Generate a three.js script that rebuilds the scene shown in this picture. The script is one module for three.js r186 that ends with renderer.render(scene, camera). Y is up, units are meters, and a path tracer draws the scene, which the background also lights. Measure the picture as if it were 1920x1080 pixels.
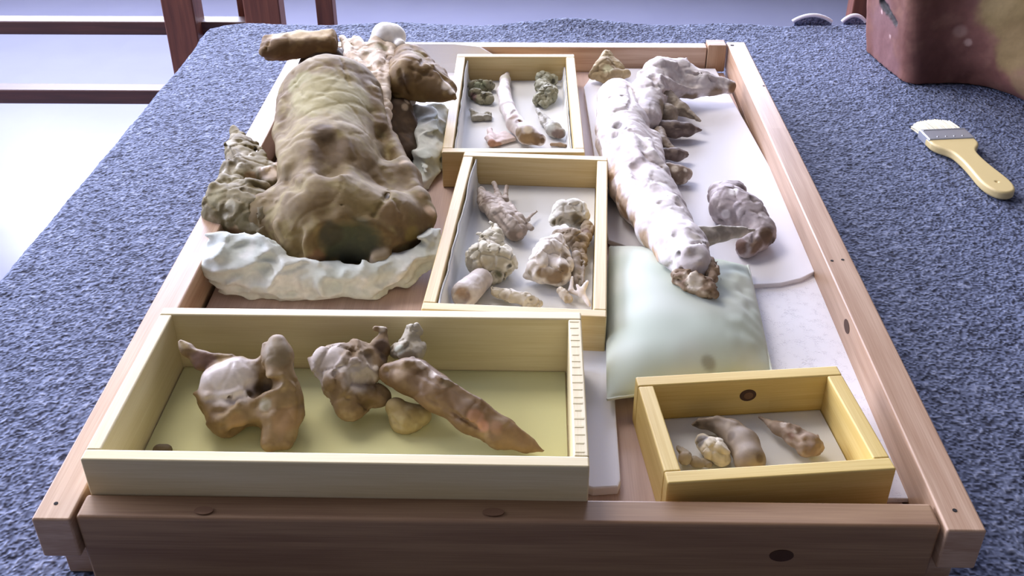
import * as THREE from 'three';
import { RoundedBoxGeometry } from 'three/addons/geometries/RoundedBoxGeometry.js';
import { RectAreaLightUniformsLib } from 'three/addons/lights/RectAreaLightUniformsLib.js';
import { ImprovedNoise } from 'three/addons/math/ImprovedNoise.js';
import { mergeGeometries } from 'three/addons/utils/BufferGeometryUtils.js';

// ---------------------------------------------------------------- camera, light, exposure
RectAreaLightUniformsLib.init();
const scene = new THREE.Scene();
const FOCAL = 1950;                                   // pixels of the 1920 x 1080 frame
const camera = new THREE.PerspectiveCamera(2 * Math.atan(540 / FOCAL) * 180 / Math.PI, 16 / 9, 0.05, 40);
const EYE = new THREE.Vector3(0.01646, 0.62528, 1.04945);
const FWD = new THREE.Vector3(-0.01642, -0.54188, -0.8403).normalize();
const UP0 = new THREE.Vector3(-0.00782, 0.84046, -0.54182);
const RIGHT = FWD.clone().cross(UP0).normalize(), UP = RIGHT.clone().cross(FWD).normalize();
camera.position.copy(EYE); camera.up.copy(UP); camera.lookAt(EYE.clone().add(FWD)); camera.updateMatrixWorld();
scene.add(camera);
scene.background = new THREE.Color(0.80, 0.90, 1.0).multiplyScalar(1.5);   // bright overcast sky outside the windows

const WINDOW_LIGHT = 17, SIDE_LIGHT = 13, UNSEEN_CEILING_LIGHT = 8.5, EXPOSURE = 1.05;
const ROOM = { x0: -3.4, x1: 3.4, y0: -0.75, y1: 2.25, z0: -3.55, z1: 3.4 };
const BACK_WINDOW = { x0: -2.7, x1: 1.1, y0: 0.12, y1: 2.05 };  // out of view; placed and sized to light the table from behind
const SIDE_WINDOW = { z0: -3.0, z1: 0.4, y0: 0.3, y1: 2.05 };  // out of view; placed to light the table from the left
function areaLight(color, intensity, w, h, at, to) {
  const l = new THREE.RectAreaLight(color, intensity, w, h);
  l.position.set(...at); l.lookAt(...to); l.castShadow = true; scene.add(l); return l;
}
areaLight(0xdbe0ff, WINDOW_LIGHT, BACK_WINDOW.x1 - BACK_WINDOW.x0 - 0.1, BACK_WINDOW.y1 - BACK_WINDOW.y0 - 0.1, [-0.8, 1.085, ROOM.z0 + 0.03], [-0.8, 1.085, 0]).name = 'unseen_window_daylight';  // area light standing in the unseen back window
areaLight(0xdbe0ff, SIDE_LIGHT, SIDE_WINDOW.z1 - SIDE_WINDOW.z0 - 0.1, SIDE_WINDOW.y1 - SIDE_WINDOW.y0 - 0.1, [ROOM.x0 + 0.03, 1.175, -1.3], [0, 1.175, -1.3]).name = 'unseen_window_daylight_side';  // area light standing in the unseen left window

// ---------------------------------------------------------------- measures and helpers
const T = 0.075, TRAY_FLOOR = T - 0.04;               // tray rim and tray floor above the table cloth (y = 0)
const noiser = new ImprovedNoise();
const n3 = (x, y, z) => noiser.noise(x, y, z);
function fbm(x, y, z, oct = 3) { let s = 0, a = 1, t = 0; for (let i = 0; i < oct; i++) { s += a * n3(x, y, z); t += a; a *= 0.5; x *= 2.03; y *= 2.03; z *= 2.03; x += 5.1; } return s / t; }
let seed = 7;
const rnd = () => { seed = (seed * 1664525 + 1013904223) >>> 0; return seed / 4294967296; };
const clamp = (x, a, b) => Math.min(b, Math.max(a, x)), lerp = (a, b, t) => a + (b - a) * t;
const smooth = (a, b, x) => { const t = clamp((x - a) / (b - a), 0, 1); return t * t * (3 - 2 * t); };
const lin = (c) => { const k = new THREE.Color(c); return [k.r, k.g, k.b]; };
// a spot of the photograph (1920 x 1080) on the horizontal plane at height y, and how many metres one of its pixels spans there
function at(u, v, y) {
  const d = RIGHT.clone().multiplyScalar(u - 960).addScaledVector(UP, 540 - v).addScaledVector(FWD, FOCAL);
  return EYE.clone().addScaledVector(d, (y - EYE.y) / d.y);
}
const perPixel = (p) => p.clone().sub(EYE).dot(FWD) / FOCAL;

const used = {};
function numbered(name) { const n = used[name] = (used[name] ?? -1) + 1; return n ? `${name}_${String(n).padStart(3, '0')}` : name; }
function tag(o, label, category, group, kind) {
  o.userData = {};
  if (label) o.userData.label = label;
  if (category) o.userData.category = category;
  if (group) o.userData.group = group;
  if (kind) o.userData.kind = kind;
  return o;
}
function thing(name, label, category, [x, y, z] = [0, 0, 0], turn = 0, group) {
  const g = new THREE.Group(); g.name = numbered(name); g.position.set(x, y, z); g.rotation.y = turn; scene.add(g);
  return tag(g, label, category, group);
}
function obj(name, geometry, material, parent = scene) {
  const m = new THREE.Mesh(geometry, material); m.name = numbered(name); m.castShadow = m.receiveShadow = true; parent.add(m); return m;
}
function struct(name, geometry, material) { return tag(obj(name, geometry, material), null, null, null, 'structure'); }

// ---------------------------------------------------------------- textures and materials
function texture(w, h, fn, srgb = true) {
  const d = new Uint8Array(w * h * 4);
  for (let y = 0; y < h; y++) for (let x = 0; x < w; x++) {
    const c = fn(x / w, y / h), i = (y * w + x) * 4;
    d[i] = clamp(c[0], 0, 255); d[i + 1] = clamp(c[1], 0, 255); d[i + 2] = clamp(c[2], 0, 255); d[i + 3] = 255;
  }
  const t = new THREE.DataTexture(d, w, h); t.wrapS = t.wrapT = THREE.RepeatWrapping; t.magFilter = THREE.LinearFilter; t.minFilter = THREE.LinearMipmapLinearFilter; t.generateMipmaps = true;
  if (srgb) t.colorSpace = THREE.SRGBColorSpace;
  t.needsUpdate = true; return t;
}
const rgb = (hex) => [parseInt(hex.slice(1, 3), 16), parseInt(hex.slice(3, 5), 16), parseInt(hex.slice(5, 7), 16)];
const mix3 = (a, b, t) => [lerp(a[0], b[0], t), lerp(a[1], b[1], t), lerp(a[2], b[2], t)];
// u runs along the grain: one repeat is 0.8 m by 0.1 m
function woodMaterial(light, dark, sd, rough = 0.55, streak = 1) {
  const a = rgb(light), b = rgb(dark);
  const map = texture(512, 256, (u, v) => {
    const w = fbm(Math.sin(u * 6.283) * 0.6 + sd, Math.cos(u * 6.283) * 0.6, v * 6 + sd, 2) * 0.5;
    const rings = 0.5 + 0.5 * Math.sin((v * 5 + w * 1.8) * 6.283 * 1.0);
    const fine = fbm(u * 14 + sd, v * 90, sd, 2);
    const blotch = fbm(u * 4, v * 3, sd + 9, 2);
    return mix3(a, b, clamp(rings * 0.32 * streak + fine * 0.5 + blotch * 0.5 + 0.22, 0, 1));
  });
  return new THREE.MeshStandardMaterial({ map, roughness: rough });
}
const M = {
  tray: woodMaterial('#c9ab91', '#a27e62', 3, 0.36),
  trayFront: woodMaterial('#ab8a68', '#84634a', 9, 0.5),
  trayEnd: woodMaterial('#c6a688', '#94714f', 17, 0.55),
  trayFloor: woodMaterial('#cfb6ab', '#b5998d', 23, 0.6),
  pine: woodMaterial('#e9dcb6', '#d4c390', 31, 0.45, 0.6),
  pineGold: woodMaterial('#e8cf86', '#cfae5c', 41, 0.5, 0.7),
  pinePale: woodMaterial('#dfcb98', '#c4a56b', 53, 0.5, 0.8),
  redWood: woodMaterial('#7d4a36', '#532d22', 71, 0.45),
  darkWood: woodMaterial('#54322a', '#36221f', 61, 0.45),
  foam: new THREE.MeshStandardMaterial({ color: '#f0f0f7', roughness: 0.9 }),
  lining: new THREE.MeshStandardMaterial({ color: '#e2e3e2', roughness: 0.85, side: THREE.DoubleSide }),
  felt: new THREE.MeshStandardMaterial({ color: '#d8d7a2', roughness: 0.95 }),
  knot: new THREE.MeshStandardMaterial({ color: '#4a2f1e', roughness: 0.7 }),
  wall: new THREE.MeshStandardMaterial({ color: '#77726d', roughness: 0.9 }),  // walls out of view; grey chosen to limit bounced light
  unseenFrontWall: new THREE.MeshStandardMaterial({ color: '#85807a', roughness: 0.9 }),  // front wall out of view; tone set by the light it throws back
  ceiling: new THREE.MeshStandardMaterial({ color: '#7f7b76', roughness: 0.95 }),  // out of view; kept dark so it bounces little light
  frame: new THREE.MeshStandardMaterial({ color: '#dcdcdc', roughness: 0.5 }),
  glass: new THREE.MeshPhysicalMaterial({ color: '#ffffff', transmission: 1, thickness: 0, roughness: 0.02, ior: 1.45 }),
  metal: new THREE.MeshStandardMaterial({ color: '#d6d8de', metalness: 0.75, roughness: 0.42 }),
  black: new THREE.MeshStandardMaterial({ color: '#1a1512', roughness: 0.9 }),
  bone: new THREE.MeshStandardMaterial({ vertexColors: true, roughness: 0.72 }),
  gloss: new THREE.MeshStandardMaterial({ vertexColors: true, roughness: 0.58 }),
  matte: new THREE.MeshStandardMaterial({ vertexColors: true, roughness: 0.92 }),
};
const floorMap = texture(256, 256, (u, v) => { const f = 0.5 + 0.5 * fbm(u * 8, v * 8, 2, 3); return mix3([120, 122, 144], [131, 133, 154], f); });
floorMap.repeat.set(0.5, 0.5);
M.floor = new THREE.MeshStandardMaterial({ map: floorMap, roughness: 0.3 });

// carpet: speckled blue-grey loop pile, 0.3 m repeat
const cells = (n, k) => { const g = new Float32Array(n * n); let s = k; for (let i = 0; i < n * n; i++) { s = (s * 1664525 + 1013904223) >>> 0; g[i] = s / 4294967296; } return (u, v) => { const x = u * n, y = v * n, i = Math.floor(x), j = Math.floor(y), fx = smooth(0, 1, x - i), fy = smooth(0, 1, y - j), q = (a, b) => g[((b % n + n) % n) * n + (a % n + n) % n]; return lerp(lerp(q(i, j), q(i + 1, j), fx), lerp(q(i, j + 1), q(i + 1, j + 1), fx), fy); }; };
const c1 = cells(128, 11), c2 = cells(60, 23), c3 = cells(14, 5);
const carpetMap = texture(512, 512, (u, v) => {
  const k = c1(u, v) * 0.62 + c2(u, v) * 0.38 + (c3(u, v) - 0.5) * 0.1;
  let c = mix3([66, 73, 98], [106, 115, 143], smooth(0.22, 0.6, k));
  c = mix3(c, [142, 150, 176], smooth(0.62, 0.85, k));
  return mix3(c, [42, 45, 64], smooth(0.3, 0.16, k));
});
const carpetBump = texture(512, 512, (u, v) => { const k = 255 * (c1(u, v) * 0.6 + c2(u, v) * 0.4); return [k, k, k]; }, false);
M.carpet = new THREE.MeshStandardMaterial({ map: carpetMap, bumpMap: carpetBump, bumpScale: 0.003, roughness: 0.95 });

// a board with softened edges; grain runs along axis g (0 x, 1 y, 2 z)
function board(lx, ly, lz, g = 0, r = 0.0016, shift = rnd() * 7) {
  const geo = new RoundedBoxGeometry(lx, ly, lz, 2, r), p = geo.attributes.position, n = geo.attributes.normal, uv = geo.attributes.uv;
  for (let i = 0; i < p.count; i++) {
    const q = [p.getX(i), p.getY(i), p.getZ(i)], m = [Math.abs(n.getX(i)), Math.abs(n.getY(i)), Math.abs(n.getZ(i))];
    const face = m[0] >= m[1] && m[0] >= m[2] ? 0 : m[1] >= m[2] ? 1 : 2, rest = [0, 1, 2].filter((k) => k !== face);
    const along = rest.includes(g) ? g : rest[0], across = rest.find((k) => k !== along);
    uv.setXY(i, q[along] / (rest.includes(g) ? 0.8 : 0.2) + shift, q[across] / 0.1 + shift * 1.7 + face * 0.31);
  }
  return geo;
}
const placed = (g, x, y, z) => g.translate(x, y, z);

// ---------------------------------------------------------------- sculpted solids: rounded chains, ellipsoids and slabs blended, roughened and meshed
function primitives(o) {
  const add = [], cut = [], F = o.floor ?? TRAY_FLOOR;
  const pt = ([u, v, h, r]) => { const p = at(u, v, F + h * 0.01); return { x: p.x, y: p.y, z: p.z, r: r * perPixel(p) }; };
  const chain = (list, into, k) => { const q = list.map(pt); if (q.length === 1) q.push(q[0]); for (let i = 0; i + 1 < q.length; i++) into.push({ t: 0, a: q[i], b: q[i + 1], k }); };
  for (const c of o.chains ?? []) chain(c, add, o.k ?? 0.006);
  for (const c of o.cuts ?? []) chain(c, cut, o.ck ?? 0.003);
  for (const [u, v, h, rx, ry, rz, yaw = 0, pitch = 0, roll = 0, sub] of o.ells ?? []) {
    const p = at(u, v, F + h * 0.01), s = perPixel(p), m = new THREE.Matrix4().makeRotationFromEuler(new THREE.Euler(pitch, yaw, roll, 'YXZ')).invert().elements;
    (sub ? cut : add).push({ t: 1, c: p, R: [rx * s, ry * s, rz * s], m, k: sub ? o.ck ?? 0.004 : o.k ?? 0.006 });
  }
  for (const [u, v, h, lx, ly, lz, yaw = 0, pitch = 0, roll = 0, round = 3] of o.slabs ?? []) {
    const p = u.isVector3 ? u : at(u, v, F + h * 0.01), s = u.isVector3 ? 1 : perPixel(p), m = new THREE.Matrix4().makeRotationFromEuler(new THREE.Euler(pitch, yaw, roll, 'YXZ')).invert().elements;
    add.push({ t: 2, c: p, R: [lx * s / 2, ly * s / 2, lz * s / 2], m, q: round * s, k: o.k ?? 0.006 });
  }
  return { add, cut, pt };
}
const hash3 = (i, j, k, s) => { let h = (Math.imul(i, 374761393) ^ Math.imul(j, 668265263) ^ Math.imul(k, 2147483647 ^ 1274126177) ^ Math.imul(s + 1, 1103515245)) | 0; h = Math.imul(h ^ (h >>> 13), 1274126177); return ((h ^ (h >>> 16)) >>> 0) / 4294967296; };
function worley(x, y, z) {                              // [how far to the nearest border between two plates, the plate's own number]
  const i = Math.floor(x), j = Math.floor(y), k = Math.floor(z); let a = 9, b = 9, n = 0;
  for (let p = -1; p < 2; p++) for (let q = -1; q < 2; q++) for (let r = -1; r < 2; r++) {
    const I = i + p, J = j + q, K = k + r, d = Math.hypot(I + hash3(I, J, K, 0) - x, J + hash3(I, J, K, 1) - y, K + hash3(I, J, K, 2) - z);
    if (d < a) { b = a; a = d; n = hash3(I, J, K, 3); } else if (d < b) b = d;
  }
  return [b - a, n];
}
function distance(e, x, y, z) {
  if (e.t === 0) {
    const a = e.a, b = e.b, dx = b.x - a.x, dy = b.y - a.y, dz = b.z - a.z, L = dx * dx + dy * dy + dz * dz;
    const t = L > 0 ? clamp(((x - a.x) * dx + (y - a.y) * dy + (z - a.z) * dz) / L, 0, 1) : 0;
    return Math.hypot(x - a.x - dx * t, y - a.y - dy * t, z - a.z - dz * t) - lerp(a.r, b.r, t);
  }
  const m = e.m, X = x - e.c.x, Y = y - e.c.y, Z = z - e.c.z;
  const u = m[0] * X + m[4] * Y + m[8] * Z, v = m[1] * X + m[5] * Y + m[9] * Z, w = m[2] * X + m[6] * Y + m[10] * Z, R = e.R;
  if (e.t === 1) {
    const k0 = Math.hypot(u / R[0], v / R[1], w / R[2]), k1 = Math.hypot(u / R[0] ** 2, v / R[1] ** 2, w / R[2] ** 2);
    return k1 > 0 ? k0 * (k0 - 1) / k1 : -Math.min(...R);
  }
  const qx = Math.abs(u) - R[0] + e.q, qy = Math.abs(v) - R[1] + e.q, qz = Math.abs(w) - R[2] + e.q;
  return Math.hypot(Math.max(qx, 0), Math.max(qy, 0), Math.max(qz, 0)) + Math.min(Math.max(qx, qy, qz), 0) - e.q;
}
let triangles = 0;
function sculpt(o) {
  const { add, cut, pt } = primitives(o), cell = o.cell ?? 0.002, F = o.floor ?? TRAY_FLOOR;
  const amp = o.amp ?? 0.0015, freq = o.freq ?? 60, crack = o.crack ?? 0, cf = o.crackFreq ?? 30, sd = o.seed ?? 1, st = o.stretch ?? [1, 1, 1];
  const lo = [1e9, 1e9, 1e9], hi = [-1e9, -1e9, -1e9];
  for (const e of add) {
    const spheres = e.t === 0 ? [e.a, e.b] : [{ ...e.c, x: e.c.x, y: e.c.y, z: e.c.z, r: Math.hypot(...e.R) }];
    for (const s of spheres) [s.x, s.y, s.z].forEach((q, i) => { lo[i] = Math.min(lo[i], q - s.r); hi[i] = Math.max(hi[i], q + s.r); });
  }
  // details set on the surface that the photograph shows: ridges stand proud, grooves and hollows are cut in
  const coarse = (x, y, z) => { let d = 1e3; for (const e of add) { const q = distance(e, x, y, z), h = Math.max(e.k - Math.abs(d - q), 0); d = Math.min(d, q) - (e.k > 0 ? h * h / (4 * e.k) : 0); } return d; };
  const onSurface = ([u, v, r], lift) => {
    const end = at(u, v, -0.1), dir = end.clone().sub(EYE).normalize(); let t = 0.4, best = 1e3, bt = t;
    for (let i = 0; i < 160 && t < 3; i++) { const d = coarse(EYE.x + dir.x * t, EYE.y + dir.y * t, EYE.z + dir.z * t); if (d < best) { best = d; bt = t; } if (d < 0.0004) break; t += Math.max(d * 0.8, 0.0006); }
    const p = EYE.clone().addScaledVector(dir, bt), R = r * perPixel(p); p.addScaledVector(dir, -lift * R);
    return { x: p.x, y: p.y, z: p.z, r: R };
  };
  const along = (list, lift, into, k) => { const q = list.map((p) => onSurface(p, lift)); if (q.length === 1) q.push(q[0]); for (let i = 0; i + 1 < q.length; i++) into.push({ t: 0, a: q[i], b: q[i + 1], k }); };
  const extra = [];
  for (const r of o.ridges ?? []) along(r, o.ridgeLift ?? -0.35, extra, (o.k ?? 0.006) * 0.45);
  for (const r of o.hollows ?? []) along(r, o.hollowLift ?? 0.25, cut, o.hk ?? 0.004);
  for (const r of o.shallow ?? []) along(r, 0.72, cut, 0.008);
  for (const r of o.grooves ?? []) along(r.map(([u, v, w]) => [u, v, w * 1.3]), 0, cut, 0.0012);
  const paints = (o.paint ?? []).map(([u, v, r, c]) => ({ ...onSurface([u, v, r], 0), c: lin(c), crisp: r < 14.5 ? 0.25 : 1 }));
  add.push(...extra);
  const pad = amp * 2 + crack + (o.plate ?? 0) + cell * 2 + (o.k ?? 0.006) * 0.5;
  for (let i = 0; i < 3; i++) { lo[i] -= pad; hi[i] += pad; }
  if (o.flat !== false) lo[1] = Math.max(lo[1], F - cell * 1.5);
  const N = [0, 1, 2].map((i) => Math.max(4, Math.ceil((hi[i] - lo[i]) / cell) + 1)), [nx, ny, nz] = N;
  const field = (x, y, z) => {
    let d = 1e3;
    for (const e of add) { const q = distance(e, x, y, z), h = Math.max(e.k - Math.abs(d - q), 0); d = Math.min(d, q) - (e.k > 0 ? h * h / (4 * e.k) : 0); }
    for (const e of cut) { const q = -distance(e, x, y, z), h = Math.max(e.k - Math.abs(d - q), 0); d = Math.max(d, q) + (e.k > 0 ? h * h / (4 * e.k) : 0); }
    if (Math.abs(d) < pad) {
      const X = x * freq * st[0] + sd, Y = y * freq * st[1], Z = z * freq * st[2];
      d += amp * (fbm(X, Y, Z, 4) * 1.6 + (0.5 - Math.abs(n3(X * 0.6, Y * 0.6 + 3, Z * 0.6))) * 0.6);
      if (o.fold) { const c = Math.abs(n3(x * o.fold[1] + sd, y * o.fold[1] * 2.6, z * o.fold[1])), e = Math.abs(n3(x * o.fold[1] * 2.3 + 4, y * o.fold[1] * 4, z * o.fold[1] * 2.3 + sd)); d += o.fold[0] * (smooth(-0.1, 0.6, c) - 0.5 + 0.35 * (smooth(0, 0.4, e) - 0.5)); }
      if (o.plate) { const w = worley(x * (o.plateFreq ?? 40) + sd, y * (o.plateFreq ?? 40), z * (o.plateFreq ?? 40)); d += o.plate * ((w[1] - 0.5) * 0.9 + (1 - smooth(0.02, 0.13, w[0])) * 0.8); }
      if (crack) { const c = Math.abs(fbm(x * cf + sd * 3, y * cf, z * cf, 2)); d += crack * (1 - smooth(0, 0.05, c)); }
      if (o.pits) { const c = n3(x * o.pits[1] + 9, y * o.pits[1] + sd, z * o.pits[1]); d += o.pits[0] * smooth(0.25, 0.6, c); }
    }
    if (o.flat !== false) d = Math.max(d, F + 0.0004 - y);
    return d;
  };
  const V = new Float32Array(nx * ny * nz);
  for (let k = 0, i = 0; k < nz; k++) for (let j = 0; j < ny; j++) for (let a = 0; a < nx; a++, i++) V[i] = field(lo[0] + a * cell, lo[1] + j * cell, lo[2] + k * cell);
  const id = new Int32Array(nx * ny * nz).fill(-1), pos = [], idx = [], sx = 1, sy = nx, sz = nx * ny;
  const E = [[0, 1], [0, 2], [0, 4], [1, 3], [1, 5], [2, 3], [2, 6], [3, 7], [4, 5], [4, 6], [5, 7], [6, 7]];
  for (let k = 0; k < nz - 1; k++) for (let j = 0; j < ny - 1; j++) for (let a = 0; a < nx - 1; a++) {
    const b = a + j * sy + k * sz; let px = 0, py = 0, pz = 0, n = 0;
    for (const [p, q] of E) {
      const f = V[b + (p & 1) + (p >> 1 & 1) * sy + (p >> 2) * sz], g = V[b + (q & 1) + (q >> 1 & 1) * sy + (q >> 2) * sz];
      if ((f < 0) === (g < 0)) continue;
      const t = f / (f - g); px += lerp(p & 1, q & 1, t); py += lerp(p >> 1 & 1, q >> 1 & 1, t); pz += lerp(p >> 2, q >> 2, t); n++;
    }
    if (n) { id[b] = pos.length / 3; pos.push(lo[0] + (a + px / n) * cell, lo[1] + (j + py / n) * cell, lo[2] + (k + pz / n) * cell); }
  }
  const quad = (a, b, c, d, flip) => flip ? idx.push(a, c, b, a, d, c) : idx.push(a, b, c, a, c, d);
  for (let k = 1; k < nz - 1; k++) for (let j = 1; j < ny - 1; j++) for (let a = 1; a < nx - 1; a++) {
    const b = a + j * sy + k * sz, f = V[b] < 0;
    if (f !== V[b + sx] < 0) quad(id[b - sy - sz], id[b - sz], id[b], id[b - sy], !f);
    if (f !== V[b + sy] < 0) quad(id[b - sx - sz], id[b - sx], id[b], id[b - sz], !f);
    if (f !== V[b + sz] < 0) quad(id[b - sx - sy], id[b - sy], id[b], id[b - sx], !f);
  }
  // colour: three tones of the material in patches, with spots for stains, painted shade in holes and some painted highlights
  const pal = o.pal.map(lin), spots = (o.spots ?? []).map(([u, v, h, r, c]) => ({ ...pt([u, v, h, r]), c: lin(c) })), col = new Float32Array(pos.length), pf = o.patch ?? 28;
  for (let i = 0; i < pos.length; i += 3) {
    const x = pos[i], y = pos[i + 1], z = pos[i + 2];
    const s = fbm(x * pf + sd * 7, y * pf, z * pf, 4), g = fbm(x * pf * 3.1 + 4, y * pf * 3.1 + sd, z * pf * 3.1, 3), w = fbm(x * 220, y * 220, z * 220 + sd, 2);
    let c = mix3(pal[0], pal[1], smooth(-0.4, 0.4, s));
    c = mix3(c, pal[2], 0.75 * smooth(0.0, 0.42, g));
    for (const q of paints) spots.includes(q) || spots.push(q);
    for (const q of spots) { const d = Math.hypot(x - q.x, y - q.y, z - q.z) / q.r + (0.55 * g + 0.3 * s) * (q.crisp ?? 1); c = mix3(c, q.c, 1 - smooth(0.6, 1.15, d)); }
    const m = 1 + 0.16 * w; col[i] = c[0] * m; col[i + 1] = c[1] * m; col[i + 2] = c[2] * m;
  }
  const b = o.base ?? new THREE.Vector3((lo[0] + hi[0]) / 2, F, (lo[2] + hi[2]) / 2);
  for (let i = 0; i < pos.length; i += 3) { pos[i] -= b.x; pos[i + 1] -= b.y; pos[i + 2] -= b.z; }
  const geo = new THREE.BufferGeometry();
  geo.setAttribute('position', new THREE.Float32BufferAttribute(pos, 3)); geo.setAttribute('color', new THREE.BufferAttribute(col, 3)); geo.setIndex(idx); geo.computeVertexNormals();
  triangles += idx.length / 3;
  return { geo, base: b };
}
function bone(name, label, category, o, group) {
  const { geo, base } = sculpt(o), m = obj(name, geo, o.mat ?? M.bone); m.position.copy(base);
  return tag(m, label, category, group);
}
function bonePart(name, parent, o, label) {                        // a piece of a specimen, in the specimen's own axes
  const { geo } = sculpt({ ...o, base: parent.position }), m = obj(name, geo, o.mat ?? M.bone, parent);
  if (label) m.userData = { label };
  return m;
}

// ---------------------------------------------------------------- room
function wallWithOpening(axis, w0, w1, y0, y1, open, thick) {      // in the plane of the wall: (along, up)
  const s = new THREE.Shape([[w0, y0], [w1, y0], [w1, y1], [w0, y1]].map((p) => new THREE.Vector2(...p)));
  if (open) s.holes.push(new THREE.Path([[open[0], open[2]], [open[0], open[3]], [open[1], open[3]], [open[1], open[2]]].map((p) => new THREE.Vector2(...p))));
  return new THREE.ExtrudeGeometry(s, { depth: thick, bevelEnabled: false });
}
{
  const R = ROOM, t = 0.2;
  const slab = (y) => { const g = new THREE.BoxGeometry(R.x1 - R.x0 + 2 * t, t, R.z1 - R.z0 + 2 * t, 1, 1, 1); const uv = g.attributes.uv; for (let i = 0; i < uv.count; i++) uv.setXY(i, uv.getX(i) * 7, uv.getY(i) * 7); return g.translate((R.x0 + R.x1) / 2, y, (R.z0 + R.z1) / 2); };
  struct('floor', slab(R.y0 - t / 2), M.floor);
  struct('ceiling', slab(R.y1 + t / 2), M.ceiling);
  const B = BACK_WINDOW, S = SIDE_WINDOW;
  struct('wall_back', wallWithOpening('x', R.x0 - t, R.x1 + t, R.y0, R.y1, [B.x0, B.x1, B.y0, B.y1], t).translate(0, 0, R.z0 - t), M.wall);
  struct('wall_front', wallWithOpening('x', R.x0 - t, R.x1 + t, R.y0, R.y1, null, t).translate(0, 0, R.z1), M.unseenFrontWall);
  struct('wall_right', wallWithOpening('z', R.z0, R.z1, R.y0, R.y1, null, t).rotateY(-Math.PI / 2).translate(R.x1 + t, 0, 0), M.wall);
  struct('wall_left', wallWithOpening('z', R.z0, R.z1, R.y0, R.y1, [S.z0, S.z1, S.y0, S.y1], t).rotateY(-Math.PI / 2).translate(R.x0, 0, 0), M.wall);
  const win = (name, w, h, x, y, z, turn) => {
    const g = new THREE.Group(); g.name = name; g.position.set(x, y, z); g.rotation.y = turn; scene.add(g); tag(g, null, null, null, 'structure');
    const bars = [];
    for (const sx of [-1, 1]) bars.push(new THREE.BoxGeometry(0.06, h, 0.06).translate(sx * (w / 2 - 0.03), 0, 0), new THREE.BoxGeometry(w, 0.06, 0.06).translate(0, sx * (h / 2 - 0.03), 0));
    obj('window_frame', mergeGeometries(bars), M.frame, g);
    for (const k of [-1, 0, 1]) obj('mullion', new THREE.BoxGeometry(0.05, h - 0.12, 0.05).translate(k * w / 4, 0, 0), M.frame, g);
    for (let k = 0; k < 4; k++) obj('pane', new THREE.PlaneGeometry(w / 4 - 0.06, h - 0.12).translate((k - 1.5) * w / 4, 0, 0), M.glass, g);
  };
  win('unseen_window_1', B.x1 - B.x0, B.y1 - B.y0, (B.x0 + B.x1) / 2, (B.y0 + B.y1) / 2, R.z0 - 0.1, 0);  // unseen back window, lights the tray from behind
  win('unseen_window_2', S.z1 - S.z0, S.y1 - S.y0, R.x0 - 0.1, (S.y0 + S.y1) / 2, (S.z0 + S.z1) / 2, Math.PI / 2);  // unseen left window, lights the tray from the side
  // unseen ceiling light, out of view, placed to light box and bone tops
  const lampMat = new THREE.MeshStandardMaterial({ color: '#ffffff', emissive: '#fff3dd', emissiveIntensity: 1.0, roughness: 0.6 });
  for (const [x, z] of [[-1.1, -1.3]]) {
    const g = thing('unseen_ceiling_light', 'unseen square white ceiling light panel that lights the box and bone tops', 'light', [x, R.y1 - 0.04, z]);
    obj('housing', new RoundedBoxGeometry(1.26, 0.04, 1.26, 2, 0.008).translate(0, 0.02, 0), M.frame, g);
    obj('diffuser', new THREE.BoxGeometry(1.2, 0.01, 1.2).translate(0, -0.004, 0), lampMat, g);
    areaLight(0xfff0dc, UNSEEN_CEILING_LIGHT, 1.2, 1.2, [x, R.y1 - 0.055, z], [x, 0, z]).name = 'unseen_ceiling_lamp_light';
  }
}

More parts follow.
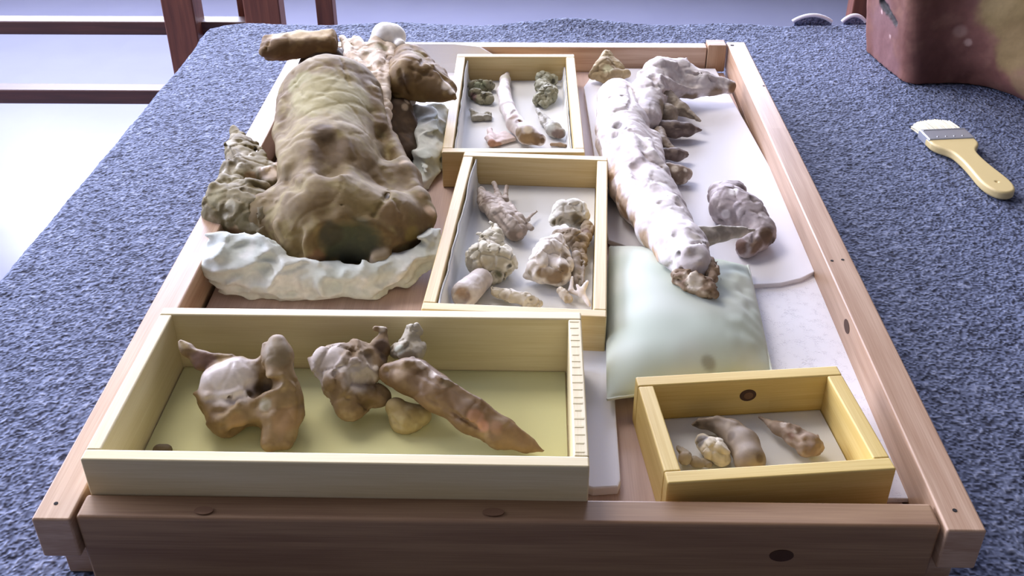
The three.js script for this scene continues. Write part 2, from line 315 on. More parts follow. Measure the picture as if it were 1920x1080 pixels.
// ---------------------------------------------------------------- table, cloth, railing
const TABLE = { x0: -0.575, x1: 1.05, z0: -0.812, z1: 0.78 };
{
  const cx = (TABLE.x0 + TABLE.x1) / 2, cz = (TABLE.z0 + TABLE.z1) / 2, lx = TABLE.x1 - TABLE.x0, lz = TABLE.z1 - TABLE.z0;
  const t = thing('display_table', 'table under the speckled blue-grey carpet that carries the tray', 'table', [cx, -0.75, cz]);
  obj('tabletop', board(lx - 0.03, 0.03, lz - 0.06, 0).translate(0, 0.723, 0), M.darkWood, t);
  for (const [a, b] of [[-1, -1], [1, -1], [-1, 1], [1, 1]]) obj('leg', board(0.06, 0.708, 0.06, 1).translate(a * (lx / 2 - 0.12), 0.354, b * (lz / 2 - 0.12)), M.darkWood, t);
  // carpet laid over the table: the far edge is wavy and hangs down
  const nx = 330, nz = 330, hang = 0.05, pos = [], uv = [], idx = [];
  for (let j = 0; j <= nz; j++) for (let i = 0; i <= nx; i++) {
    let x = lerp(TABLE.x0, TABLE.x1, i / nx), z = lerp(TABLE.z0 - 0, TABLE.z1, j / nz), y = 0;
    const back = j / nz * lz;
    const wave = 0.012 * n3(x * 7, 1.7, 0) + 0.006 * n3(x * 19, 4.2, 0);
    const near = 1 - smooth(0, 0.09, back);
    z += wave * near;
    const corner = Math.max(0, TABLE.x0 + 0.075 - x) / 0.075;
    z += corner ** 1.8 * 0.055 * (1 - smooth(0, 0.25, back));
    y += near * (0.004 + 0.006 * n3(x * 6 + 3, 2.2, back * 14)) + 0.010 * Math.exp(-(((x - 0.09) / 0.11) ** 2)) * near;
    y -= 0.014 * smooth(0.012, 0, back) + 0.012 * smooth(0.014, 0, x - TABLE.x0);
    x -= 0.016 * smooth(TABLE.z0, 0.3, z) * (1 - i / nx);
    y += 0.0016 * n3(x * 140, 7, z * 140) + 0.0008 * n3(x * 330, 1, z * 330);
    x += 0.003 * n3(1, z * 9, 4) * (1 - smooth(0, 0.1, x - TABLE.x0));
    pos.push(x - cx, y, z - cz); uv.push(x / 0.3, z / 0.3);
  }
  // hanging border
  const ring = []; for (let i = 0; i <= nx; i++) ring.push(i); for (let j = 1; j <= nz; j++) ring.push(j * (nx + 1) + nx); for (let i = nx - 1; i >= 0; i--) ring.push(nz * (nx + 1) + i); for (let j = nz - 1; j >= 1; j--) ring.push(j * (nx + 1));
  for (let j = 0; j < nz; j++) for (let i = 0; i < nx; i++) { const a = j * (nx + 1) + i, b = a + nx + 1; idx.push(a, b, a + 1, b, b + 1, a + 1); }
  const first = pos.length / 3;
  for (const r of ring) { pos.push(pos[r * 3] * 1.001, pos[r * 3 + 1] - hang, pos[r * 3 + 2] * 1.001); uv.push(uv[r * 2] + 0.11, uv[r * 2 + 1] + 0.11); }
  for (let k = 0; k < ring.length; k++) { const n = (k + 1) % ring.length; idx.push(ring[k], ring[n], first + k, ring[n], first + n, first + k); }
  const geo = new THREE.BufferGeometry(); geo.setAttribute('position', new THREE.Float32BufferAttribute(pos, 3)); geo.setAttribute('uv', new THREE.Float32BufferAttribute(uv, 2)); geo.setIndex(idx); geo.computeVertexNormals();
  const mat = M.carpet.clone(); mat.side = THREE.DoubleSide;
  const cl = thing('carpet_cloth', 'speckled blue-grey carpet laid over the whole table with a wavy far edge', 'carpet', [cx, 0, cz]);
  obj('pile', geo, mat, cl);
  // white backing that shows where the far edge curls up
  for (const [u0, u1, v, rise] of [[1494, 1568, 53, 0.012], [1586, 1630, 50, 0.012]]) {
    const pts = []; for (let k = 0; k <= 16; k++) { const s = k / 16, p = at(lerp(u0, u1, s), v, 0.004); pts.push(new THREE.Vector3(p.x - cx, 0.004 + rise * Math.sin(Math.PI * s) ** 0.8, -0.818 - cz)); }
    const lens = new THREE.Shape(); pts.forEach((p, k) => k ? lens.lineTo(p.x, p.y) : lens.moveTo(p.x, p.y - 0.03)); lens.lineTo(pts[16].x, pts[16].y - 0.03); lens.closePath();
    const fold = new THREE.ExtrudeGeometry(lens, { depth: 0.004, bevelEnabled: false }), fuv = fold.attributes.uv; for (let i = 0; i < fuv.count; i++) fuv.setXY(i, fuv.getX(i) / 0.3, fuv.getY(i) / 0.3);
    obj('curled_fold', fold.translate(0, 0, -0.82 - cz), mat, cl);
    obj('curled_edge', new THREE.TubeGeometry(new THREE.CatmullRomCurve3(pts), 24, 0.0036, 6), M.foam, cl).userData = { label: 'white curled edge of the carpet backing' };
  }
}
{
  const z = -1.6, y0 = ROOM.y0, onPlane = (u, v) => { const p = at(u, v, y0); return EYE.clone().lerp(p, (EYE.z - z) / (EYE.z - p.z)); };
  const g = thing('wooden_railing', 'dark brown wooden railing of square posts and two bars beyond the table', 'railing', [-0.9, y0, z]);
  const rail = (v0, v1, x0, x1) => { const a = onPlane(200, v0).y, b = onPlane(200, v1).y; obj('rail', board(x1 - x0, a - b, 0.05, 0, 0.004).translate((x0 + x1) / 2 + 0.9, (a + b) / 2 - y0, 0), M.darkWood, g); };
  rail(35, 60, -2.9, -0.69); rail(163, 189, -2.9, -0.69);
  obj('rail', board(5.6, 0.05, 0.07, 0, 0.004).translate(0.8, 0.86, 0), M.darkWood, g);
  for (const [u0, u1, v, dz, d] of [[318, 376, 0, 0.03, 0.08], [434, 476, 0, -0.07, 0.06], [470, 536, 0, 0.05, 0.06], [594, 626, 0, 0, 0.05], [1592, 1630, 20, 0, 0.05]]) {
    const a = onPlane(u0, v), b = onPlane(u1, v);
    obj('post', board(b.x - a.x, 0.84, d, 1, 0.004).translate((a.x + b.x) / 2 + 0.9, 0.42, dz), M.redWood, g);
  }
}

// ---------------------------------------------------------------- tray
{
  const g = thing('wooden_tray', 'large shallow reddish pine tray holding all the boxes and bones', 'tray', [0, 0, 0]);
  const h = 0.039, yc = T - h / 2, L = 1.017;
  obj('side_rail', board(0.0285, h, L + 0.004, 2, 0.002).translate(-0.3305, yc, 0.001), M.tray, g);
  obj('side_rail', board(0.0285, h, L + 0.004, 2, 0.002).translate(0.3315, yc, 0.002), M.tray, g);
  obj('front_board', board(0.6295, 0.072, 0.0245, 0, 0.003).translate(0.0005, T - 0.037, 0.4955), M.trayFront, g);
  obj('back_board', board(0.600, 0.072, 0.022, 0, 0.002).translate(-0.015, T - 0.0375, -0.4965), M.tray, g);
  obj('corner_block', board(0.028, 0.042, 0.026, 1, 0.0015).translate(0.3, T - 0.018, -0.4965), M.trayEnd, g);
  obj('bottom_panel', board(0.6265, 0.008, 0.966, 2, 0.001).translate(0.0005, TRAY_FLOOR - 0.004, 0), M.trayFloor, g);
  for (const s of [-1, 1]) obj('runner', board(0.022, 0.0355, L - 0.03, 2, 0.001).translate(s * 0.329, 0.0178, 0), M.tray, g);
  const disc = (rx, rz, x, y, z, face) => { const c = new THREE.CylinderGeometry(1, 1, 0.0006, 20); c.scale(rx, 1, rz); if (face === 'z') c.rotateX(Math.PI / 2); if (face === 'x') c.rotateZ(Math.PI / 2); return c.translate(x, y, z); };
  const onTop = (u, v) => at(u, v, T);
  for (const [u, v, r] of [[105, 944, 0.0016], [1790, 957, 0.0017], [1373, 85, 0.003], [1432, 161, 0.0016], [1560, 489, 0.0016], [1580, 487, 0.0016]]) { const p = onTop(u, v); obj('nail_hole', disc(r, r, p.x, T, p.z), M.black, g); }
  for (const [u, v, rx, rz] of [[382, 957, 0.007, 0.004], [925, 960, 0.008, 0.004]]) { const p = onTop(u, v); obj('knot', disc(rx, rz, p.x, T, p.z), new THREE.MeshStandardMaterial({ color: '#856349', roughness: 0.6 }), g); }
  obj('knot', disc(0.006, 0.009, 0.3172, T - 0.014, at(1597, 612, T - 0.014).z, 'x'), M.knot, g);
  { const p = at(1475, 1072, 0.045); obj('knot', disc(0.009, 0.006, p.x, 0.043, 0.508, 'z'), M.knot, g); }
}

// ---------------------------------------------------------------- sheets and pads on the tray floor
function sheet(name, label, category, outline, y, thick, mat, lift = () => 0, bump = 0) {   // outline in photo spots on the tray floor
  const pts = outline.map(([u, v]) => at(u, v, TRAY_FLOOR + y + thick));
  const s = new THREE.Shape(); const curve = pts.map((p) => new THREE.Vector2(p.x, -p.z)); s.moveTo(curve[0].x, curve[0].y); for (const p of curve.slice(1)) s.lineTo(p.x, p.y); s.closePath();
  // grid fill clipped to the outline
  const inside = (x, z) => { let c = false; for (let i = 0, j = pts.length - 1; i < pts.length; j = i++) if ((pts[i].z > z) !== (pts[j].z > z) && x < (pts[j].x - pts[i].x) * (z - pts[i].z) / (pts[j].z - pts[i].z) + pts[i].x) c = !c; return c; };
  const geo = new THREE.ExtrudeGeometry(s, { depth: thick, bevelEnabled: true, bevelSize: thick * 0.25, bevelThickness: thick * 0.25, bevelSegments: 2 });
  geo.rotateX(-Math.PI / 2);
  const c = new THREE.Vector3(); for (const p of pts) c.addScaledVector(p, 1 / pts.length);
  geo.translate(-c.x, 0, -c.z);
  const m = obj(name, geo, mat); m.position.set(c.x, TRAY_FLOOR + y + thick * 0.25, c.z);
  return tag(m, label, category);
}
const speck = texture(256, 256, (u, v) => { const k = c1(u, v), q = c3(u, v); return mix3([222, 222, 231], [242, 242, 249], smooth(0.1, 0.45, k * 0.6 + q * 0.5)); });
speck.repeat.set(12, 12);
M.foamSpeck = new THREE.MeshStandardMaterial({ map: speck, roughness: 0.95, bumpMap: speck, bumpScale: 0.0012 });
sheet('foam_sheet', 'smooth white foam sheet under the pale jaw bone along the right rail', 'foam sheet', [[1096, 165], [1120, 131], [1340, 131], [1372, 190], [1396, 232], [1440, 312], [1488, 392], [1532, 462], [1549, 500], [1500, 524], [1462, 533], [1405, 536], [1300, 505], [1142, 452], [1120, 320]], 0.003, 0.004, M.foam);
sheet('foam_sheet', 'rough speckled white foam sheet between the pale green cushion and the right rail', 'foam sheet', [[1380, 540], [1470, 538], [1552, 500], [1590, 580], [1640, 700], [1690, 830], [1722, 936], [1600, 936], [1400, 800], [1330, 640]], 0.0, 0.003, M.foamSpeck);
sheet('foam_strip', 'narrow white foam strip sticking out between the two front boxes', 'foam sheet', [[1060, 640], [1140, 640], [1150, 760], [1160, 905], [1156, 915], [1112, 918], [1060, 900]], 0, 0.006, M.foam);
sheet('foam_sheet', 'white foam sheet behind the skull in the far left tray corner', 'foam sheet', [[730, 132], [930, 132], [850, 160], [842, 250], [810, 330], [700, 330]], 0, 0.003, M.foam);
{ // the sheet turned up against the back board
  const pts = [[-0.105, 0.0], [-0.29, 0.0], [-0.292, 0.030], [-0.25, 0.041], [-0.20, 0.0425], [-0.10, 0.042], [-0.062, 0.038], [-0.03, 0.020], [-0.02, 0.0]];
  const s = new THREE.Shape(pts.map((p) => new THREE.Vector2(...p)));
  const geo = new THREE.ExtrudeGeometry(s, { depth: 0.003, bevelEnabled: false, curveSegments: 8 }), p = geo.attributes.position;
  for (let i = 0; i < p.count; i++) p.setZ(i, p.getZ(i) + 0.012 * (1 - p.getY(i) / 0.042) ** 2);
  geo.computeVertexNormals(); geo.translate(0.15, 0, 0);
  const m = obj('paper_sheet', geo, M.foam); m.position.set(-0.15, TRAY_FLOOR + 0.0035, -0.4805); tag(m, 'white sheet leaning against the far board of the tray behind the skull', 'sheet');
}
{ // pale green cushion under the jaw's near end
  const q = [[1142, 462], [1402, 500], [1446, 700], [1138, 752]].map(([u, v]) => at(u, v, TRAY_FLOOR + 0.018)), n = 90, pos = [], col = [], idx = [], green = lin('#bec8b8'), pale = lin('#ced5c8'), stain = lin('#918f7c');
  const c = new THREE.Vector3(); q.forEach((p) => c.addScaledVector(p, 0.25)); c.y = TRAY_FLOOR;
  const sp = at(1330, 668, TRAY_FLOOR + 0.04);
  for (const side of [1, -1]) for (let j = 0; j <= n; j++) for (let i = 0; i <= n; i++) {
    const s = i / n, t = j / n, a = 2 * s - 1, b = 2 * t - 1, pinch = 0.035;
    const S = s + pinch * a * (b * b - 1) * -0.0 - pinch * a * (1 - b * b) * -0.35, Tt = t + pinch * b * (1 - a * a) * 0.35;
    const x = lerp(lerp(q[0].x, q[1].x, S), lerp(q[3].x, q[2].x, S), Tt), z = lerp(lerp(q[0].z, q[1].z, S), lerp(q[3].z, q[2].z, S), Tt);
    const e = Math.max(0, 1 - Math.abs(a) ** 2.6) ** 0.62 * Math.max(0, 1 - Math.abs(b) ** 2.6) ** 0.62;
    const folds = smooth(0.35, 0.95, a) * e * (0.007 * n3(x * 26 + z * 40, z * 22 - x * 50, 3) + 0.003 * n3(x * 90, z * 60, 5)) + 0.0022 * e * n3(x * 16, z * 16, 8) + 0.004 * smooth(0.5, 0.9, b) * e * n3(x * 30, 2, z * 12);
    const dent = 0.016 * Math.exp(-(((s - 0.66) / 0.26) ** 2) - ((t - 0.12) / 0.34) ** 2);
    const y = 0.0155 + (side > 0 ? e * 0.031 + folds - dent * e : -0.0153 * Math.min(1, e * 1.6));
    pos.push(x - c.x, Math.max(y, 0.0002), z - c.z);
    let k = mix3(green, pale, smooth(-0.3, 0.4, n3(x * 20, 3, z * 20))); k = mix3(k, stain, 0.8 * (1 - smooth(0.004, 0.009, Math.hypot(x - sp.x, z - sp.z)))); col.push(...k);
  }
  const m1 = (n + 1) * (n + 1);
  for (let j = 0; j < n; j++) for (let i = 0; i < n; i++) { const a = j * (n + 1) + i, b = a + n + 1; idx.push(a, b, a + 1, b, b + 1, a + 1, a + m1, a + 1 + m1, b + m1, b + m1, a + 1 + m1, b + 1 + m1); }
  const geo = new THREE.BufferGeometry(); geo.setAttribute('position', new THREE.Float32BufferAttribute(pos, 3)); geo.setAttribute('color', new THREE.Float32BufferAttribute(col, 3)); geo.setIndex(idx); geo.computeVertexNormals();
  const g = thing('cushion', 'pale green cloth cushion under the near end of the jaw bone', 'cushion', [c.x, c.y + 0.0035, c.z]);
  obj('cushion_cover', geo, M.matte, g);
  const seam = []; for (let k = 0; k <= 60; k++) { const w = k / 60 * 2, a = w < 1 ? [1, w] : [2 - w, 1]; seam.push(new THREE.Vector3(lerp(lerp(q[0].x, q[1].x, a[0]), lerp(q[3].x, q[2].x, a[0]), a[1]) - c.x, 0.016 + 0.0012 * n3(k * 0.9, 2, 2), lerp(lerp(q[0].z, q[1].z, a[0]), lerp(q[3].z, q[2].z, a[0]), a[1]) - c.z)); }
  obj('seam', new THREE.TubeGeometry(new THREE.CatmullRomCurve3(seam), 120, 0.0014, 6), new THREE.MeshStandardMaterial({ color: '#d9dfd2', roughness: 0.95 }), g);
}

// ---------------------------------------------------------------- open wooden boxes
function box(label, x, z, w, d, h, wall, base, turn, mats, sides = 'long') {
  const g = thing('wooden_box', label, 'box', [x, TRAY_FLOOR + 0.0006, z], turn);
  const [mA, mB] = mats;
  obj('front_panel', board(w, h, wall, 0).translate(0, h / 2, d / 2 - wall / 2), mA, g);
  obj('back_panel', board(w, h, wall, 0).translate(0, h / 2, -d / 2 + wall / 2), mA, g);
  for (const s of [-1, 1]) obj('side_panel', board(wall, h - 0.0003, d - 2 * wall + 0.0004, 2).translate(s * (w / 2 - wall / 2), h / 2, 0), mB, g);
  obj('bottom_panel', board(w - 2 * wall + 0.001, base, d - 2 * wall + 0.001, 0, 0.0008).translate(0, base / 2 + 0.0005, 0), mA, g);
  return g;
}
const BIG_H = 0.0725, LOW_H = 0.0475;
const bigBox = box('long pale pine box in front holding the vertebra and the long pointed bone', -0.1245, 0.3845, 0.373, 0.2, BIG_H, 0.0115, 0.0125, -0.006, [M.pine, M.pine]);
{ // saw marks across the top of its right-hand panel
  for (let k = 0; k < 19; k++) obj('saw_mark', new RoundedBoxGeometry(0.0090 - 0.004 * rnd(), 0.0005, 0.0011 + 0.0012 * rnd(), 1, 0.0002).translate(0.186 - 0.0058 + 0.0008 * (rnd() - 0.5), BIG_H - 0.0001, -0.085 + k * 0.0094 + 0.003 * (rnd() - 0.5)), new THREE.MeshStandardMaterial({ color: '#dbcfa6', roughness: 0.7 }), bigBox);
}
box('golden pine box behind the long pale box, holding broken pale bones', 0.0125, 0.081, 0.173, 0.342, LOW_H, 0.0125, 0.008, -0.062, [M.pinePale, M.pinePale]);
box('pine box at the back holding the curved tusk', -0.005, -0.2615, 0.173, 0.337, LOW_H, 0.0125, 0.008, 0.006, [M.pinePale, M.pinePale]);
const smallBox = box('small golden pine box with a dark knot, holding the claw', 0.2015, 0.4015, 0.176, 0.130, LOW_H, 0.0132, 0.008, 0.105, [M.pineGold, M.pineGold]);
{ const c = new THREE.CylinderGeometry(1, 1, 0.0006, 24); c.scale(0.0072, 1, 0.0062); c.rotateX(Math.PI / 2); obj('knot', c.translate(0.008, 0.031, -0.0518), M.knot, smallBox); const e = new THREE.CylinderGeometry(1, 1, 0.0007, 20); e.scale(0.004, 1, 0.0036); e.rotateX(Math.PI / 2); obj('knot', e.translate(0.0086, 0.0306, -0.05175), new THREE.MeshStandardMaterial({ color: '#75543a', roughness: 0.7 }), smallBox); }
// linings: a soft sheet on the box floor, bent up along the left side where it is larger than the box
function lining(label, b, w, d, base, upL, upR, mat, name = 'lining_sheet', th = 0.0022) {
  const prof = [], r = 0.006, hw = w / 2 - 0.001;
  if (upL) { prof.push([-hw, upL], [-hw + 0.0008, upL * 0.5], [-hw + 0.002, r]); for (let k = 1; k <= 5; k++) { const a = k / 5 * Math.PI / 2; prof.push([-hw + 0.002 + r * (1 - Math.cos(a)), r * (1 - Math.sin(a))]); } } else prof.push([-hw, 0]);
  if (upR) { for (let k = 4; k >= 0; k--) { const a = k / 5 * Math.PI / 2; prof.push([hw - 0.002 - r * (1 - Math.cos(a)), r * (1 - Math.sin(a))]); } prof.push([hw - 0.0008, upR * 0.5], [hw, upR]); } else prof.push([hw, 0]);
  const n = 40, pos = [], idx = [], m = prof.length;
  for (const side of [1, 0]) for (let j = 0; j <= n; j++) for (let i = 0; i < m; i++) {
    const [x, y] = prof[i], z = lerp(-d / 2 + 0.001, d / 2 - 0.001, j / n), a = prof[Math.max(0, i - 1)], c = prof[Math.min(m - 1, i + 1)], L = Math.hypot(c[0] - a[0], c[1] - a[1]), nxn = -(c[1] - a[1]) / L, nyn = (c[0] - a[0]) / L;
    const wob = y > r ? 0.0022 * n3(z * 30, y * 40, 3) * (y / 0.03) : 0;
    pos.push(x + nxn * th * side + Math.abs(wob) * Math.sign(-x), y + nyn * th * side + (y > 0.02 ? 0.003 * n3(z * 22, 2, x * 10) : 0), z);
  }
  const o = (n + 1) * m;
  for (let j = 0; j < n; j++) for (let i = 0; i < m - 1; i++) { const a = j * m + i, c = a + m; idx.push(a, c, a + 1, c, c + 1, a + 1, o + a, o + a + 1, o + c, o + c, o + a + 1, o + c + 1); }
  for (let j = 0; j < n; j++) for (const i of [0, m - 1]) { const a = j * m + i, c = a + m; idx.push(a, o + a, c, c, o + a, o + c); }
  for (let i = 0; i < m - 1; i++) for (const j of [0, n]) { const a = j * m + i; idx.push(a, a + 1, o + a, a + 1, o + a + 1, o + a); }
  const geo = new THREE.BufferGeometry(); geo.setAttribute('position', new THREE.Float32BufferAttribute(pos, 3)); geo.setIndex(idx); geo.computeVertexNormals();
  const s = obj(name, geo, mat); s.position.copy(b.position); s.position.y += base + 0.0007; s.rotation.y = b.rotation.y;
  return tag(s, label, 'lining');
}
const boxes = scene.children.filter((c) => c.name.startsWith('wooden_box'));
lining('yellow-green felt sheet on the floor of the long pale box', bigBox, 0.349, 0.177, 0.0125, 0, 0, M.felt, 'felt_sheet', 0.002);
lining('white lining bent up the left wall of the box with broken pale bones', boxes[1], 0.148, 0.317, 0.008, 0.036, 0, M.lining);
lining('white lining bent up both walls of the box with the curved tusk', boxes[2], 0.148, 0.312, 0.008, 0.034, 0.022, M.lining);
lining('flat white lining on the floor of the small box with the claw', smallBox, 0.1496, 0.1036, 0.008, 0, 0, M.lining);
// ---------------------------------------------------------------- the skull in its plaster cradle
{
  const base = at(600, 400, TRAY_FLOOR);
  const g = thing('fossil_skull', 'large olive-brown fossil skull lying in a white plaster cradle', 'skull', [base.x, TRAY_FLOOR, base.z]);
  bonePart('cranium', g, {
    cell: 0.0021, k: 0.028, ck: 0.008, shallow: [[[615, 250, 34], [622, 300, 34]], [[622, 452, 26], [660, 456, 30], [705, 450, 22]], [[640, 478, 22], [672, 482, 20]]], amp: 0.0013, freq: 45, plate: 0.0009, plateFreq: 15, crack: 0.0008, crackFreq: 14, seed: 3, pal: ['#837044', '#6b5431', '#938351'], patch: 17,
    chains: [[[622, 206, 6.6, 103], [620, 330, 5.6, 88], [610, 415, 4.6, 82]], [[610, 415, 4.6, 82], [728, 422, 4.4, 66]], [[728, 260, 6.6, 12], [765, 335, 5.4, 14], [802, 402, 4.4, 11]], [[730, 350, 5.0, 32], [772, 425, 4, 26]],
      [[500, 405, 4.4, 46]], [[588, 474, 3.4, 24]], [[708, 478, 3.4, 24]]],
    ridges: [[[737, 258, 7], [765, 320, 9], [790, 370, 9], [806, 404, 9]], [[596, 426, 8], [640, 414, 8], [695, 424, 8], [742, 446, 8]], [[640, 330, 7], [640, 405, 7]], [[575, 450, 12], [584, 482, 15]], [[690, 478, 14], [715, 480, 14]], [[525, 425, 12], [545, 470, 12]], [[532, 190, 12], [527, 250, 14], [540, 318, 12]], [[702, 175, 14], [716, 240, 14]]],
    hollows: [[[745, 475, 9], [790, 458, 8]], [[536, 338, 9], [556, 352, 8]], [[560, 440, 8], [562, 470, 6]]], hk: 0.007,
    grooves: [[[607, 298, 3.5], [593, 314, 3.5]], [[548, 135, 2.5], [560, 168, 2.5], [574, 182, 2]], [[700, 405, 3], [722, 375, 3], [736, 350, 2.5]], [[740, 372, 3], [756, 400, 3], [752, 425, 3]], [[640, 110, 2], [655, 160, 2]], [[640, 385, 2], [640, 410, 2]]],
    paint: [[650, 455, 46, '#53563d'], [690, 450, 34, '#56573f'], [620, 440, 26, '#4a452f'], [660, 485, 30, '#4c4d38'], [665, 440, 9, '#8d8d74'], [640, 470, 7, '#7a7c62'], [710, 480, 24, '#94856c'], [700, 488, 12, '#b6a38c'], [804, 398, 14, '#d2b698'], [790, 372, 12, '#c9ac8c'], [775, 345, 12, '#bfa585'], [758, 310, 12, '#b49c78'], [620, 170, 90, '#9b9060'], [560, 150, 30, '#8d8454'], [620, 270, 46, '#66502f'], [605, 240, 24, '#5e4a2e'], [590, 485, 20, '#8c6844'], [740, 400, 30, '#7c6440'], [775, 440, 18, '#7c6a35'], [690, 310, 30, '#86704b']],  // paler dome spots paint its lit top; green cavity tones are stone
  });
  bonePart('cheek_bone', g, { flat: false, cell: 0.0019, k: 0.012, amp: 0.0014, freq: 60, plate: 0.0019, plateFreq: 34, pits: [0.0012, 110], seed: 6, pal: ['#82764f', '#6a5d3c', '#a0957a'], patch: 26,
    chains: [[[431, 394, 4.0, 52], [500, 408, 4.4, 46]], [[436, 246, 5.2, 7], [450, 285, 5, 24], [446, 325, 4.8, 29], [440, 360, 4.4, 36]], [[464, 298, 5, 22], [514, 320, 5.0, 13]], [[480, 380, 4.4, 40]], [[468, 330, 4.6, 30], [508, 345, 4.6, 24]]],
    ridges: [[[495, 322, 12], [522, 313, 9]], [[414, 332, 8], [470, 345, 8], [500, 350, 6]], [[438, 240, 6], [478, 272, 6], [496, 290, 5]], [[424, 270, 5], [440, 285, 5], [450, 310, 6]], [[385, 380, 6], [400, 350, 7], [416, 338, 7]]],
    hollows: [[[418, 400, 8], [432, 395, 7]], [[465, 410, 7]], [[436, 305, 8], [430, 322, 6]], [[468, 330, 6], [490, 338, 5]], [[446, 262, 5]]], grooves: [[[455, 354, 5], [490, 363, 6], [530, 366, 5]], [[415, 392, 3], [425, 374, 3]], [[424, 272, 3], [436, 300, 3]], [[470, 380, 3], [480, 420, 3]]],
    paint: [[505, 322, 22, '#e4d5c8'], [522, 314, 14, '#e0cfc0'], [432, 385, 12, '#b8b198'], [420, 405, 9, '#aba48c'], [395, 432, 6, '#cbb884'], [440, 428, 7, '#b59b74'], [432, 268, 12, '#c8c1ae'], [462, 288, 14, '#cfc8b5'], [450, 312, 10, '#bdb7a2'], [416, 320, 9, '#b3ada0'], [470, 330, 12, '#9a7f5c'], [440, 440, 20, '#74583a'], [500, 420, 22, '#75603a'], [400, 370, 18, '#8f8660']] });  // light-grey horn spots are painted highlights
  bonePart('cheek_plate', g, { flat: false, cell: 0.0022, k: 0.010, amp: 0.0014, freq: 50, plate: 0.001, plateFreq: 26, seed: 5, pal: ['#785d37', '#644b2c', '#8a7044'], patch: 24,
    slabs: [[562, 84, 9.2, 142, 40, 44, 0.05, 0.2, 0.09, 10]], chains: [[[494, 99, 9, 10], [520, 94, 9, 16], [560, 84, 9, 22]]], grooves: [[[632, 70, 3], [636, 95, 3]], [[505, 75, 2], [500, 95, 2]]], paint: [[560, 58, 30, '#cbb795'], [600, 58, 26, '#b8a27c'], [520, 66, 18, '#cdbb9a']] });
  bonePart('snout_ridge', g, { flat: false, cell: 0.0021, k: 0.006, amp: 0.0016, freq: 60, plate: 0.0016, plateFreq: 45, seed: 8, pal: ['#d6c6b2', '#b09a80', '#ece2d6'], patch: 34,
    chains: [[[641, 70, 9.6, 7], [658, 100, 9.2, 13], [690, 150, 8.6, 12], [722, 215, 7.2, 11], [732, 268, 6.2, 8]], [[668, 80, 9.4, 14], [690, 110, 9, 16], [705, 150, 8.4, 14], [724, 200, 7.5, 12]], [[706, 82, 9.6, 17], [712, 130, 9, 17], [722, 180, 7.9, 13]], [[732, 92, 9.4, 14], [730, 150, 8.4, 15]]],
    hollows: [[[684, 100, 5], [698, 128, 5]], [[718, 110, 4], [720, 150, 4]]], grooves: [[[660, 112, 3], [688, 138, 3]], [[705, 160, 3], [718, 190, 3]], [[738, 110, 3], [738, 150, 3]]], paint: [[712, 85, 16, '#8e8262'], [735, 110, 14, '#7a6147'], [650, 90, 12, '#f0e8dc'], [690, 95, 9, '#8d7f66']] });
  bonePart('cheek_wing', g, { flat: false, cell: 0.0022, k: 0.012, amp: 0.0015, freq: 46, plate: 0.0016, plateFreq: 26, seed: 11, pal: ['#7e653c', '#684f2d', '#927b4e'], patch: 22,
    chains: [[[758, 104, 9.2, 20], [770, 145, 8.6, 38], [800, 155, 8.2, 33], [828, 168, 7.9, 20], [853, 183, 7.6, 6]], [[778, 104, 9, 20], [820, 140, 8.4, 14], [848, 166, 7.9, 8]], [[750, 165, 7.4, 20], [745, 140, 8, 26]]],
    hollows: [[[818, 130, 5], [838, 144, 6], [850, 160, 4]]], grooves: [[[748, 132, 3.5], [756, 155, 3.5], [762, 178, 3]], [[798, 103, 3], [790, 120, 2.5]], [[770, 128, 2.5], [810, 142, 2.5]]], ridges: [[[812, 122, 4], [828, 155, 4], [850, 178, 4]]], paint: [[838, 160, 11, '#f1e4d2'], [848, 172, 8, '#f4eada'], [755, 150, 14, '#5a452c'], [785, 100, 16, '#93825a']] });  // dark brown spot paints the shade in the fissure
  bonePart('palate_base', g, { cell: 0.0026, k: 0.02, amp: 0.002, freq: 40, plate: 0.0012, plateFreq: 25, seed: 14, pal: ['#5d4a35', '#4e3c2b', '#71593f'], chains: [[[752, 205, 5.2, 22], [760, 240, 3.0, 22], [764, 285, 2.0, 20]], [[690, 190, 4, 60], [690, 320, 3, 50]], [[612, 135, 5.2, 52]], [[712, 130, 6.5, 40], [705, 95, 8, 18]], [[770, 150, 6.4, 20], [752, 205, 4, 26]]], paint: [[760, 200, 8, '#cbb79a'], [764, 190, 6, '#d8c6aa']] });
